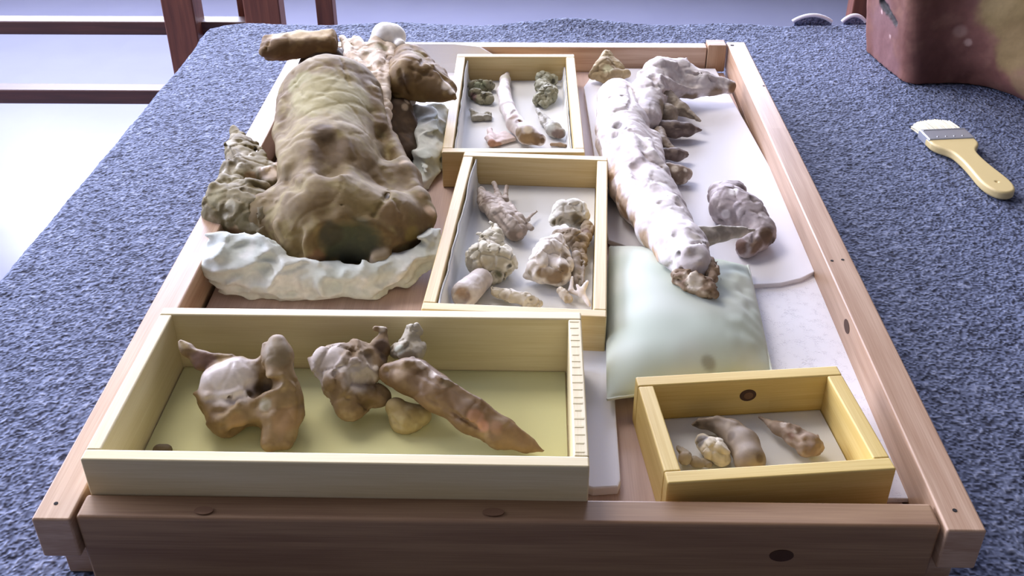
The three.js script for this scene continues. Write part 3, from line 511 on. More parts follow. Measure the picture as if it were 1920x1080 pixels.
  bone('plaster_cradle', 'crumpled white plaster cradle wrapped round the underside of the large skull', 'plaster cradle', { cell: 0.0021, k: 0.008, amp: 0.0012, freq: 40, fold: [0.009, 19], seed: 21, pal: ['#e2e6e0', '#d2dad3', '#f2f3ee'], patch: 14, mat: M.matte,
    chains: [[[402, 468, 3.8, 20], [418, 490, 3.4, 32], [470, 502, 2.8, 40], [530, 518, 2.2, 36], [610, 530, 1.7, 28], [690, 526, 1.7, 28], [750, 504, 2.2, 26], [795, 478, 2.6, 22], [818, 446, 3.0, 13]],
      [[440, 530, 1.2, 26], [520, 534, 1.0, 24], [610, 540, 0.9, 20], [690, 534, 1, 20], [750, 512, 1.2, 18]], [[394, 454, 4.8, 10], [418, 452, 4.9, 14], [450, 460, 4.8, 13], [500, 454, 5.0, 11], [520, 474, 4.4, 10], [535, 496, 3.7, 10], [570, 508, 3.1, 9], [610, 506, 3.1, 10], [650, 514, 2.8, 9], [690, 511, 2.8, 9], [745, 497, 2.9, 10], [785, 472, 3.4, 10], [812, 442, 3.9, 8], [824, 430, 4.3, 7]],
      [[818, 212, 3.0, 20], [808, 260, 2.2, 26], [800, 305, 1.4, 24], [796, 340, 0.9, 12]], [[790, 225, 3, 24], [800, 280, 1.8, 22]], [[560, 420, 1.2, 60], [700, 420, 1.2, 60]], [[700, 250, 1.0, 50], [780, 250, 1.0, 24]], [[440, 440, 1.2, 40], [560, 420, 1.2, 60]]] });
  bone('foam_ball', 'white rounded foam lump on top of the skull at its far end', 'foam ball', { flat: false, floor: TRAY_FLOOR, cell: 0.0018, amp: 0.0006, freq: 50, seed: 30, pal: ['#fbfaf6', '#f4f2ec', '#ffffff'], mat: M.matte, chains: [[[721, 67, 10.4, 25], [736, 69, 10.2, 25]], [[750, 84, 9.8, 11]]] });
}

// ---------------------------------------------------------------- the jaw with its teeth
const PAD = TRAY_FLOOR + 0.008;
{
  const base = at(1220, 330, PAD);
  const g = thing('jaw_bone', 'long pale fossil jaw bone with pointed teeth lying on the white foam sheet', 'jaw bone', [base.x, PAD, base.z]);
  const white = ['#e4dcda', '#cfc4c1', '#f3efed'];
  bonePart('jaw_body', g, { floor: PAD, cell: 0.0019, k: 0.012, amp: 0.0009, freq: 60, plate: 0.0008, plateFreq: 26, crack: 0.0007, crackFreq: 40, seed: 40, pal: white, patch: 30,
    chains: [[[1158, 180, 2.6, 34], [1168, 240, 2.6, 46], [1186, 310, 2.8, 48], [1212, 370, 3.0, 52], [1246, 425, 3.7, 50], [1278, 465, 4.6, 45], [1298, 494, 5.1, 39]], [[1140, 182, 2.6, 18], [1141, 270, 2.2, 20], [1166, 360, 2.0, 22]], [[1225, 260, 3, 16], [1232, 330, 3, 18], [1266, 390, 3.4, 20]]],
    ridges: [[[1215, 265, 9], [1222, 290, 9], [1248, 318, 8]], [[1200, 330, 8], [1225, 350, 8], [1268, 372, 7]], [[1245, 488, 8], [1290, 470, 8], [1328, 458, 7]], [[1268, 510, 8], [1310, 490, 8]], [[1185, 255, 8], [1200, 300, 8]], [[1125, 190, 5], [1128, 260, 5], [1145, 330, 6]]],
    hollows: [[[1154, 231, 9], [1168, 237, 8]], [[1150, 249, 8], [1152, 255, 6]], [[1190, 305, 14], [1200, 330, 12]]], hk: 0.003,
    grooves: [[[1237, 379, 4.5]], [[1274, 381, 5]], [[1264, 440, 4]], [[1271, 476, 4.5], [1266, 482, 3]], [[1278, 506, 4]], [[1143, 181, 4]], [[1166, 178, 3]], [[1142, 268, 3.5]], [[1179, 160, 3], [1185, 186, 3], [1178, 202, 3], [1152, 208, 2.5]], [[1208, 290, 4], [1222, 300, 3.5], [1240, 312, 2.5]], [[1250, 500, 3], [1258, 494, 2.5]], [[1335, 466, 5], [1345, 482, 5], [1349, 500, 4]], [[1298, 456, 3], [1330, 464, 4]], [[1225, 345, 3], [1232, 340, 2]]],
    paint: [[1156, 360, 24, '#b49a7e'], [1168, 390, 24, '#b49a7e'], [1186, 420, 26, '#b49a7e'], [1208, 452, 24, '#b49a7e'], [1228, 482, 22, '#bd9b7a'], [1248, 510, 20, '#c6a688'], [1146, 325, 20, '#b79a7a'], [1155, 232, 12, '#3f322a'], [1168, 238, 10, '#3f322a'], [1151, 251, 10, '#4c3d33'], [1180, 242, 6, '#7b6a5c'], [1209, 291, 6, '#8b7a6c'], [1225, 302, 5, '#8b7a6c'], [1240, 312, 5, '#8b7a6c'], [1180, 165, 4.5, '#8d7f76'], [1185, 186, 4.5, '#8d7f76'], [1255, 498, 5, '#9a8470'], [1166, 178, 4, '#5a4f48'], [1195, 295, 34, '#c5b9b6'], [1230, 480, 12, '#d9b9a0'], [1280, 540, 20, '#8a6f55'], [1237, 379, 5, '#2b221c'], [1274, 381, 6, '#2b221c'], [1264, 440, 5, '#2b221c'], [1271, 476, 7.5, '#3b2f26'], [1143, 181, 4, '#4a4038'], [1340, 470, 7, '#3a2e26'], [1305, 445, 16, '#b5aa9c'], [1200, 360, 30, '#d3cac6']] });  // darkest spots paint the shade inside the holes and pits
  bonePart('hinge_piece', g, { floor: PAD, cell: 0.0019, k: 0.009, amp: 0.0014, freq: 55, plate: 0.0012, plateFreq: 30, crack: 0.0007, crackFreq: 40, seed: 44, pal: white, patch: 32,
    chains: [[[1212, 225, 2.8, 28], [1216, 180, 3.2, 36], [1238, 142, 3.6, 34], [1272, 138, 3.6, 26], [1315, 152, 3.2, 19], [1374, 158, 2.6, 8]], [[1248, 165, 2.6, 24], [1300, 168, 2.2, 15], [1368, 168, 2, 8]], [[1280, 118, 4, 6], [1287, 110, 4.4, 3]]],
    ridges: [[[1236, 145, 8], [1262, 160, 9], [1300, 166, 8], [1360, 168, 7]], [[1200, 140, 8], [1240, 118, 9], [1265, 122, 8]]], hollows: [[[1262, 148, 8], [1300, 158, 8]], [[1225, 140, 7], [1232, 160, 6]]],
    grooves: [[[1231, 147, 3], [1245, 171, 3], [1264, 186, 3]], [[1290, 135, 3], [1340, 152, 2.5]]], paint: [[1290, 185, 22, '#8f7c64'], [1340, 178, 20, '#8d7a62'], [1375, 165, 14, '#94795e'], [1264, 188, 10, '#5f5142'], [1245, 205, 26, '#9c907a'], [1210, 190, 30, '#cfc8ca']] });
  bonePart('jaw_end', g, { flat: false, floor: PAD, cell: 0.0018, k: 0.006, amp: 0.002, freq: 70, plate: 0.0028, plateFreq: 60, seed: 47, pal: ['#9f876a', '#786049', '#c9b7a0'], patch: 44,
    chains: [[[1272, 518, 4.6, 17], [1298, 527, 4.8, 21], [1326, 539, 4.8, 17], [1341, 553, 4.6, 8]], [[1326, 492, 5.2, 17], [1339, 520, 5.0, 13]]], grooves: [[[1341, 556, 4]], [[1262, 530, 3], [1287, 516, 3], [1317, 494, 3], [1331, 470, 3]]], paint: [[1300, 528, 18, '#d8cab6'], [1296, 512, 16, '#d8cab6'], [1318, 500, 12, '#cbbba8'], [1341, 554, 5, '#33291f'], [1275, 528, 12, '#6e5640']] });  // near-black spot paints the shade in the hole at the tip
  const tooth = (pal, chains, extra = {}, label) => bonePart('tooth', g, { floor: PAD, cell: 0.0013, k: 0.005, amp: 0.0008, freq: 90, plate: 0.0006, plateFreq: 110, seed: 50, pal, chains, mat: M.gloss, ...extra }, label);
  const dark = ['#7d6c62', '#63534b', '#95857a'];
  tooth(['#a89a86', '#8d7e6e', '#c4b8a6'], [[[1246, 190, 2.4, 24], [1278, 205, 2.2, 12], [1312, 226, 1.8, 3]], [[1250, 215, 2, 22]]], { grooves: [[[1278, 208, 3], [1300, 224, 3]]] });
  tooth(dark, [[[1238, 238, 2, 14], [1265, 243, 1.7, 16], [1288, 243, 1.6, 13], [1315, 244, 1.5, 3]]], { grooves: [[[1268, 238, 2.5], [1290, 240, 2]]] }, 'dark pointed tooth');
  tooth(['#9c8c7a', '#80705f', '#b3a492'], [[[1236, 248, 2, 12], [1240, 268, 2, 13], [1258, 282, 1.7, 10]]]);
  tooth(dark, [[[1242, 288, 1.6, 12], [1268, 290, 1.4, 12], [1284, 289, 1.3, 8]]], {}, 'dark blunt tooth');
  tooth(['#a08a73', '#84705c', '#ddcdb8'], [[[1252, 320, 1.7, 16], [1275, 328, 1.4, 17], [1287, 327, 1.2, 12]]], { hollows: [[[1280, 326, 5]]], paint: [[1265, 316, 8, '#e6d9c6'], [1286, 318, 5, '#eee2d0']] });
  bonePart('fang', g, { flat: false, floor: PAD, cell: 0.0014, k: 0.006, amp: 0.0008, freq: 70, seed: 53, mat: M.gloss, pal: ['#b4ab9c', '#9d9487', '#cfc6b8'], chains: [[[1285, 440, 5.4, 18], [1320, 445, 5.2, 18], [1355, 439, 5.0, 13], [1385, 435, 4.8, 9], [1414, 431, 4.6, 3]]], ridges: [[[1310, 428, 4], [1350, 427, 4], [1400, 428, 3]]], grooves: [[[1325, 460, 3], [1340, 457, 3]]] }, 'long grey pointed fang');
}
bone('bone_fragment', 'lump of lavender-grey bone with a brown broken end beside the jaw', 'bone', { floor: PAD, cell: 0.0017, k: 0.009, amp: 0.0012, freq: 55, plate: 0.0016, plateFreq: 50, seed: 60, pal: ['#b9adac', '#9d908f', '#cfc5c3'],
  chains: [[[1358, 370, 1.8, 30], [1370, 388, 2.0, 37], [1402, 404, 2.0, 34], [1428, 426, 1.8, 24]], [[1352, 362, 1.6, 24], [1380, 358, 1.6, 20]], [[1432, 440, 1.5, 24], [1400, 462, 1.3, 22]]],
  ridges: [[[1359, 353, 4], [1380, 358, 4], [1402, 367, 4]], [[1352, 390, 5], [1362, 415, 5]], [[1385, 385, 7], [1420, 410, 8]]], hollows: [[[1350, 418, 5], [1364, 417, 4]], [[1372, 405, 8], [1380, 420, 7]], [[1412, 455, 5]]], grooves: [[[1400, 446, 4]], [[1410, 370, 4], [1416, 376, 3]], [[1418, 432, 3], [1408, 462, 3]]],
  paint: [[1440, 440, 20, '#6c5642'], [1420, 462, 18, '#7d6450'], [1385, 462, 18, '#73574a'], [1448, 455, 12, '#57473a'], [1350, 417, 8, '#4a4040'], [1390, 350, 12, '#857a7c'], [1360, 402, 10, '#e9e2e2'], [1375, 358, 10, '#efe9e6']] });  // dark grey spot paints shade into the groove
bone('bone_fragment', 'small triangular olive-tan bone fragment in the far right part of the tray', 'bone', { floor: PAD, cell: 0.0015, k: 0.006, amp: 0.0012, freq: 70, plate: 0.0014, plateFreq: 60, seed: 63, pal: ['#a8956e', '#8f7b57', '#bca983'],
  chains: [[[1137, 102, 2.8, 8], [1132, 128, 1.8, 18], [1145, 140, 1.2, 17]], [[1110, 142, 1.2, 8], [1140, 145, 1.2, 14], [1174, 138, 1.6, 9]], [[1137, 104, 2.6, 8], [1160, 130, 1.6, 12]]], ridges: [[[1136, 98, 4], [1118, 125, 4], [1106, 140, 4]]], grooves: [[[1128, 132, 3], [1134, 138, 3]]], paint: [[1112, 132, 8, '#96694c'], [1140, 128, 12, '#a8a07a']] });

// ---------------------------------------------------------------- bones in the box at the back
const LOW_FLOOR = TRAY_FLOOR + 0.0116, BIG_FLOOR = TRAY_FLOOR + 0.0156;
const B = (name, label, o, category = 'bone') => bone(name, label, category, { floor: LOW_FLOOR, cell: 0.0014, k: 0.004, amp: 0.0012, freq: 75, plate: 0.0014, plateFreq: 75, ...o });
B('tusk', 'curved tusk with a white tip and a brown root in the box at the back', { seed: 70, k: 0.006, amp: 0.0004, freq: 50, plate: 0.0003, plateFreq: 40, mat: M.gloss, pal: ['#e4dcda', '#d2c7c2', '#f2eeec'], chains: [[[953, 135, 1.0, 3], [947, 150, 1.1, 9], [945, 172, 1.2, 12], [951, 202, 1.3, 14], [966, 232, 1.4, 16], [988, 252, 1.5, 18], [1012, 262, 1.4, 12]]], grooves: [[[976, 225, 3.5], [980, 227, 2]], [[955, 218, 2], [966, 206, 2]]], paint: [[962, 216, 12, '#8d6a4c'], [972, 226, 9, '#7b5a3e'], [1000, 260, 20, '#6d5233'], [985, 262, 18, '#8a6f4b'], [970, 245, 14, '#8f7a5c'], [990, 242, 10, '#d9cab2'], [978, 232, 8, '#cdbda6'], [947, 143, 9, '#c9c3b0'], [1018, 264, 7, '#5a4328']] }, 'tusk');
B('bone_fragment', 'rough olive porous bone lump in the far left of the tusk box', { seed: 72, amp: 0.0022, pits: [0.002, 130], plate: 0.003, plateFreq: 90, pal: ['#8f8a6e', '#767055', '#a8a48a'], chains: [[[888, 163, 0.8, 12], [915, 161, 0.8, 12]], [[890, 178, 0.7, 12], [912, 185, 0.7, 15]]], hollows: [[[893, 172, 6], [900, 184, 5]], [[912, 178, 5]]], paint: [[886, 182, 10, '#7a6058'], [900, 158, 12, '#93987a'], [905, 178, 8, '#5a543f']] });
B('bone_fragment', 'small flat grey bone chip in front of the olive lump in the tusk box', { seed: 73, amp: 0.0014, pal: ['#a5a08f', '#8d8776', '#bdb8ac'], k: 0.003, slabs: [[903, 218, 0.45, 40, 13, 24, 0.1, 0, 0, 3]], chains: [[[884, 206, 0.6, 5], [890, 214, 0.5, 7]]], ridges: [[[887, 208, 4], [888, 222, 4]]], hollows: [[[915, 210, 4], [905, 207, 3]]] });
B('bone_fragment', 'grey-green porous bone lump in the far right of the tusk box', { seed: 75, amp: 0.002, pits: [0.0022, 130], plate: 0.003, plateFreq: 85, pal: ['#98967c', '#7b7863', '#b1af98'], chains: [[[1016, 146, 1, 13], [1032, 150, 1, 14]], [[1010, 186, 0.9, 13], [1028, 178, 1, 18], [1020, 194, 0.7, 10]], [[1016, 160, 1, 14], [1030, 172, 1, 15]]], hollows: [[[1018, 165, 4], [1022, 178, 5], [1020, 190, 4]], [[1038, 152, 4]]], paint: [[1020, 172, 7, '#5f5b45'], [1038, 152, 6, '#3d3a2c'], [1016, 150, 10, '#b5b49e']] });  // darkest spots are shade painted into the hollows
B('bone_fragment', 'slim grey bone with a dark brown knob at the right of the tusk box', { seed: 77, plate: 0.0008, pal: ['#b9b6ac', '#a19d92', '#cfccc4'], chains: [[[1008, 206, 0.7, 5], [1022, 226, 0.8, 9], [1038, 243, 1.0, 14], [1050, 250, 0.9, 11]]], grooves: [[[1010, 212, 3], [1020, 230, 3]]], paint: [[1046, 252, 16, '#7b6a5f'], [1010, 212, 4, '#6a655c'], [1030, 236, 10, '#c9ccc4']] });
B('bone_fragment', 'pinkish smooth bone plate at the near left of the tusk box', { seed: 78, amp: 0.0006, plate: 0.0006, pal: ['#d9c9c4', '#cbb6ae', '#e3d6d2'], slabs: [[938, 260, 0.4, 50, 10, 40, 0.6, 0, 0, 4]], chains: [[[918, 244, 0.5, 6], [922, 268, 0.5, 8]]], paint: [[922, 268, 12, '#a97e66'], [935, 272, 8, '#b58a70']] });
B('bone_splinter', 'tiny brown bone splinter lying by the near wall of the tusk box', { seed: 79, amp: 0.0005, plate: 0, cell: 0.001, pal: ['#a08a70', '#86705a', '#b7a188'], chains: [[[1034, 271, 0.3, 3.5], [1050, 271, 0.3, 3], [1060, 273, 0.3, 3.5]]] });

// ---------------------------------------------------------------- bones in the middle box
B('bone_fragment', 'grooved taupe bone with prongs in the far left of the middle box', { seed: 80, pal: ['#b3a494', '#99897a', '#c6b9ab'], amp: 0.001, plate: 0.0011, chains: [[[912, 376, 1.2, 18], [938, 402, 1.4, 22], [966, 430, 1.3, 23]], [[902, 358, 1.4, 9], [912, 385, 1.2, 14]], [[926, 343, 1.8, 4], [934, 368, 1.6, 7], [945, 390, 1.5, 10]], [[950, 350, 1.5, 3], [948, 375, 1.4, 7]], [[985, 415, 0.8, 6], [1006, 396, 0.8, 3]]],
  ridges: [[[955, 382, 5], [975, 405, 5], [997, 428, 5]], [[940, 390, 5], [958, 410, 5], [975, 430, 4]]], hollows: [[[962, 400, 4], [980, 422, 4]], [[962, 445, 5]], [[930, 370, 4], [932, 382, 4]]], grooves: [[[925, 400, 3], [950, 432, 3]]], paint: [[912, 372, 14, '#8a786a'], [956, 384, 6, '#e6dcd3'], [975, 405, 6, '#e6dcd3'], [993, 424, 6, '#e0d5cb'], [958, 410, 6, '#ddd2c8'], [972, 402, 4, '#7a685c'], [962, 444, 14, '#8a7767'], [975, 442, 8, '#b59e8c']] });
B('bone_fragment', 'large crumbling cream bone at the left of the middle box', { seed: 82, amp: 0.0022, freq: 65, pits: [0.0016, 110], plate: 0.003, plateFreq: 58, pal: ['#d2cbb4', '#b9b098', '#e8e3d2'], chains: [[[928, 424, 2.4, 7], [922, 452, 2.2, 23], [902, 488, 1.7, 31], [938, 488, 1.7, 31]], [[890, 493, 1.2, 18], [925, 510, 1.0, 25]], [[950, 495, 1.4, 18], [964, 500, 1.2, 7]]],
  ridges: [[[918, 416, 4], [935, 432, 5], [942, 455, 5]], [[897, 440, 4], [912, 442, 4]]], hollows: [[[959, 502, 6]], [[936, 508, 6], [925, 520, 6]], [[878, 496, 4]]], paint: [[958, 502, 9, '#4a4636'], [936, 512, 12, '#69684c'], [880, 495, 5, '#6b5a44'], [925, 450, 16, '#e6dfce'], [905, 495, 14, '#cfc3a4'], [950, 498, 6, '#f2efe6'], [890, 470, 14, '#b3ab93']] });  // dark olive spot paints the inside of the hole as shaded
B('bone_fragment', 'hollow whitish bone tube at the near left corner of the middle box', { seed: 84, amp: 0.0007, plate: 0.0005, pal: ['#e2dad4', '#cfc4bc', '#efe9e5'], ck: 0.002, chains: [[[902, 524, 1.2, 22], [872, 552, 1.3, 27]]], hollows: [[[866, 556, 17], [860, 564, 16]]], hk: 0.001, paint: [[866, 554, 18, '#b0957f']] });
B('bone_fragment', 'flat beige bone chip at the near wall of the middle box', { seed: 85, amp: 0.0016, plate: 0.0022, pal: ['#d3cab6', '#b9ae98', '#e4decf'], chains: [[[928, 546, 0.9, 9], [955, 554, 0.9, 14], [985, 560, 0.8, 13], [1008, 569, 0.7, 9]]], hollows: [[[995, 562, 3]], [[1003, 566, 3]], [[945, 556, 6]]], paint: [[995, 562, 4, '#4a3c33'], [945, 556, 9, '#a89a84'], [965, 545, 12, '#efeae0']] });  // small dark spot is shade painted into the pit
B('bone_fragment', 'white-capped bone lump with dark pits in the far right of the middle box', { seed: 86, amp: 0.0014, plate: 0.002, pal: ['#e9e6da', '#d8d3c4', '#f5f3ec'], chains: [[[1040, 415, 1.8, 12], [1056, 396, 2.2, 20], [1078, 391, 2.2, 19], [1096, 405, 1.8, 12]], [[1080, 412, 1.4, 20]]], ridges: [[[1034, 416, 4], [1052, 402, 5], [1076, 398, 5]]], hollows: [[[1058, 412, 6], [1045, 418, 5]], [[1082, 384, 2.5]], [[1093, 395, 3]], [[1080, 410, 5]]], paint: [[1085, 412, 16, '#857a62'], [1055, 414, 10, '#5d5844'], [1042, 418, 8, '#6b664e'], [1096, 420, 10, '#6f6350'], [1082, 384, 3, '#4a443a'], [1093, 395, 4, '#2e2a22']] });  // pits are cut in, their shade is painted with dark spots
B('bone_fragment', 'brown knobbly bone behind the largest bone of the middle box', { seed: 87, amp: 0.0016, plate: 0.002, pal: ['#a3927a', '#86755f', '#b8a993'], chains: [[[1046, 442, 1.2, 15], [1072, 448, 1.5, 20], [1092, 452, 1.4, 15]], [[1101, 425, 1.0, 13], [1098, 445, 1.2, 13]], [[1085, 470, 1.0, 15], [1090, 490, 0.9, 12]]], hollows: [[[1090, 450, 5]], [[1070, 436, 4], [1055, 438, 4]]], paint: [[1100, 430, 12, '#77604c'], [1090, 450, 5, '#5e4f3e']] });
B('bone_fragment', 'thick bone with a pale face and brown underside, right in the middle box', { seed: 88, k: 0.006, amp: 0.0012, plate: 0.002, plateFreq: 50, pal: ['#e4dbd0', '#cfc4b6', '#f0eae2'], chains: [[[1048, 450, 2.4, 15], [1028, 475, 2.2, 28], [1018, 502, 1.8, 28], [1046, 512, 1.5, 27]], [[1052, 470, 2, 18], [1058, 500, 1.4, 18]], [[988, 515, 0.9, 9], [1005, 510, 1.0, 13]]],
  ridges: [[[1050, 442, 5], [1025, 462, 6], [1008, 480, 6]], [[1052, 460, 4], [1048, 500, 4]]], hollows: [[[1010, 503, 4]], [[1035, 490, 10], [1042, 470, 7]]], paint: [[1040, 522, 22, '#8d7860'], [1015, 512, 14, '#97836a'], [1060, 505, 14, '#8d7963'], [1040, 482, 14, '#efe8e6'], [1010, 503, 5, '#5b4a3c'], [1062, 478, 9, '#a8967e'], [992, 514, 9, '#a39680']] });  // small dark brown spot paints shade into the pit
B('bone_fragment', 'thin upright bone plate along the right wall of the middle box', { seed: 89, amp: 0.0007, plate: 0.0008, pal: ['#9e9284', '#877b6f', '#bdb3a6'], chains: [[[1080, 478, 1.6, 10], [1080, 510, 1.0, 10], [1078, 530, 0.8, 7]], [[1095, 490, 1.6, 4], [1092, 535, 0.9, 4]]] });
B('bone_splinter', 'white forked bone splinter in the near right corner of the middle box', { seed: 90, amp: 0.0005, plate: 0.0005, cell: 0.0011, k: 0.002, pal: ['#ece6e2', '#d9d0ca', '#f6f2f0'], chains: [[[1101, 528, 1.5, 3], [1090, 548, 1.0, 7], [1105, 572, 0.6, 4]], [[1073, 520, 1.6, 3], [1070, 545, 1.0, 5], [1088, 552, 0.9, 5]], [[1082, 535, 1.4, 3], [1090, 552, 1, 5]]] });
B('bone_fragment', 'small cream bone knob beside the white forked splinter in the middle box', { seed: 91, amp: 0.001, pal: ['#cfc3b0', '#b2a48f', '#e2d9ca'], chains: [[[1052, 546, 0.8, 9], [1064, 560, 0.7, 11]]], hollows: [[[1064, 560, 4]]], paint: [[1054, 540, 6, '#f2ece0'], [1064, 560, 5, '#7a6752']] });

// ---------------------------------------------------------------- bones in the long pale box
const G = (name, label, o, category = 'bone') => bone(name, label, category, { floor: BIG_FLOOR, cell: 0.0015, k: 0.007, amp: 0.0007, freq: 55, plate: 0.0006, plateFreq: 45, ...o });
G('vertebra', 'brown fossil vertebra with a pale shiny end at the left of the long box', { seed: 100, mat: M.gloss, pal: ['#8f7650', '#785f3c', '#a58d64'], patch: 22,
  chains: [[[450, 735, 1.8, 30], [490, 722, 2.6, 24], [525, 730, 2.4, 24]], [[412, 718, 3.4, 36], [448, 706, 3.6, 38]], [[398, 750, 2.4, 30], [425, 788, 1.6, 30], [468, 775, 1.8, 24]], [[435, 735, 2.6, 40], [465, 742, 2.4, 34]], [[470, 775, 1.8, 24], [512, 780, 1.8, 30], [528, 750, 2.8, 32]], [[518, 800, 1.3, 30], [505, 830, 0.9, 18]], [[530, 815, 1.0, 24]], [[520, 646, 6.2, 20], [522, 668, 5.6, 26], [526, 708, 4.4, 24], [545, 745, 3.2, 20]], [[482, 690, 4.2, 15], [500, 678, 4.8, 16]],
    [[338, 640, 5.8, 4], [350, 654, 5.2, 10], [380, 676, 4.3, 16], [425, 690, 3.6, 15]], [[440, 676, 4.0, 8], [412, 680, 4, 9]], [[545, 725, 3.7, 14], [552, 775, 2.2, 16], [535, 830, 1, 14]]],
  ridges: [[[476, 752, 6], [500, 742, 7], [528, 724, 7]], [[390, 796, 5], [415, 790, 5], [442, 768, 6], [450, 755, 5]], [[462, 735, 6], [475, 756, 6]], [[365, 738, 5], [390, 742, 5], [430, 740, 5], [455, 728, 5]], [[530, 705, 5], [552, 728, 5]], [[358, 656, 4], [400, 668, 4], [435, 668, 4]], [[495, 645, 5], [492, 680, 5]]],
  hollows: [[[472, 725, 11], [495, 722, 12], [516, 718, 8]], [[474, 740, 7], [482, 734, 7]], [[442, 815, 14], [470, 812, 14], [482, 800, 8]], [[372, 768, 6], [378, 778, 5]], [[400, 772, 5], [420, 770, 4]], [[488, 678, 6], [484, 690, 5]], [[500, 765, 8]]], hk: 0.004,
  grooves: [[[362, 750, 5], [366, 758, 4]], [[430, 748, 3], [432, 742, 3]], [[436, 678, 3], [434, 686, 3]], [[556, 715, 3], [562, 745, 3], [560, 790, 3]]],
  paint: [[415, 708, 58, '#e6dcd6'], [445, 708, 36, '#e6dcd6'], [385, 735, 20, '#cfc0b2'], [378, 675, 28, '#846757'], [522, 655, 34, '#8a795c'], [495, 728, 18, '#5e4d36'], [472, 735, 12, '#5b4a34'], [440, 790, 22, '#a5855a'], [495, 758, 14, '#b0a892'], [540, 790, 30, '#9b7c56'], [365, 752, 6, '#5b4c3a'], [345, 645, 10, '#b59f74'], [430, 745, 5, '#5a4a38'], [370, 800, 6, '#5f5233'], [555, 690, 12, '#6d5c44'], [420, 672, 14, '#9a8258']] }, 'vertebra');  // dark spots in the hollow and grooves are painted shade
G('bone_fragment', 'broken hollow bone with a grey-lilac crust in the middle of the long box', { seed: 103, plate: 0.0016, pal: ['#907856', '#786040', '#a48f6c'],
  chains: [[[612, 680, 3.6, 32], [640, 672, 4.0, 28], [665, 690, 3.8, 32]], [[640, 720, 2.8, 38], [658, 755, 1.8, 32], [690, 740, 1.9, 26]], [[700, 690, 3.6, 24], [710, 655, 4.4, 18], [718, 632, 5, 9]], [[680, 658, 4.6, 16], [664, 640, 4.8, 6]], [[712, 745, 1.8, 22]]],
  ridges: [[[628, 692, 5], [645, 672, 5], [654, 660, 5]], [[655, 674, 5], [685, 688, 5], [704, 704, 5]], [[658, 640, 5], [670, 642, 5], [672, 660, 4]], [[640, 705, 6], [650, 740, 6]], [[704, 616, 5], [722, 618, 5]], [[580, 670, 5], [590, 695, 5]]],
  hollows: [[[664, 652, 4], [662, 664, 4]], [[692, 665, 10], [700, 680, 9]], [[715, 648, 9], [722, 665, 9]], [[676, 742, 5], [690, 762, 8], [705, 765, 6]], [[665, 715, 8], [690, 715, 8]], [[625, 700, 6]]], hk: 0.003,
  paint: [[608, 674, 44, '#c6bab0'], [632, 678, 14, '#b6a99e'], [672, 706, 36, '#b8aca1'], [685, 668, 16, '#8c7c68'], [716, 648, 18, '#6f5a48'], [722, 668, 12, '#594838'], [704, 690, 6, '#e0d4c4'], [690, 682, 6, '#d8ccba'], [716, 617, 8, '#e0d4c0'], [645, 750, 16, '#8d754c'], [692, 760, 14, '#6b5530'], [640, 690, 10, '#d6cbc0']] });
G('long_bone', 'long brown bone tapering to a point, lying across the long box', { seed: 106, mat: M.gloss, plate: 0.0007, pal: ['#856946', '#705636', '#957c56'], patch: 20,
  chains: [[[732, 700, 3.8, 22], [765, 705, 3.8, 32], [820, 738, 3.3, 33], [885, 780, 2.5, 32], [940, 812, 1.8, 28], [985, 832, 1.2, 16], [1018, 846, 0.8, 3]], [[790, 688, 4.2, 14], [826, 716, 3.7, 12]]],
  ridges: [[[725, 690, 6], [760, 682, 6], [785, 680, 5]], [[774, 672, 5], [800, 690, 5], [825, 712, 5]], [[840, 715, 5], [900, 752, 5], [985, 815, 4]]], hollows: [[[790, 697, 5], [826, 719, 4]], [[722, 696, 4]]], grooves: [[[800, 745, 2], [900, 805, 2]]],
  paint: [[890, 785, 18, '#a0785c'], [905, 800, 14, '#b08064'], [960, 825, 26, '#7d6242'], [790, 682, 14, '#d8c8b8'], [812, 700, 10, '#e3d5c8'], [750, 695, 22, '#ae9576'], [840, 715, 16, '#74603f'], [930, 800, 16, '#8f6c4c']] });
G('bone_fragment', 'knobbly pale bone end propped behind the top of the long brown bone', { seed: 108, amp: 0.0014, plate: 0.002, plateFreq: 70, pal: ['#b9b09c', '#a0957f', '#d3ccbc'], chains: [[[775, 623, 5.4, 14], [758, 655, 4.6, 18], [775, 668, 4.2, 18]], [[742, 660, 4, 14], [785, 650, 4.6, 13]], [[765, 665, 2.2, 18], [770, 650, 1, 22]]], ridges: [[[762, 614, 4], [780, 612, 4], [790, 622, 4]]], hollows: [[[778, 634, 4]], [[752, 632, 4], [746, 640, 4]], [[770, 645, 4]]], paint: [[778, 634, 5, '#4b3d32'], [747, 655, 12, '#c6c8b6'], [772, 618, 8, '#c9c0aa'], [752, 634, 5, '#4b3d32']] });  // dark spots paint the shade of the small hollows
G('bone_fragment', 'low pale tan lump under the long brown bone in the long box', { seed: 110, pal: ['#ab9a6d', '#998557', '#baaa80'], chains: [[[742, 765, 1.6, 20], [762, 785, 0.8, 28], [790, 778, 0.9, 20]]], grooves: [[[735, 785, 4], [752, 804, 3]]] });
G('pebble', 'small dark brown disc by the near left corner of the long box', { seed: 112, amp: 0.0004, plate: 0.0003, pal: ['#6f5f42', '#5c4d35', '#83724f'], chains: [[[298, 844, 0.35, 12], [312, 844, 0.35, 12]]] }, 'pebble');

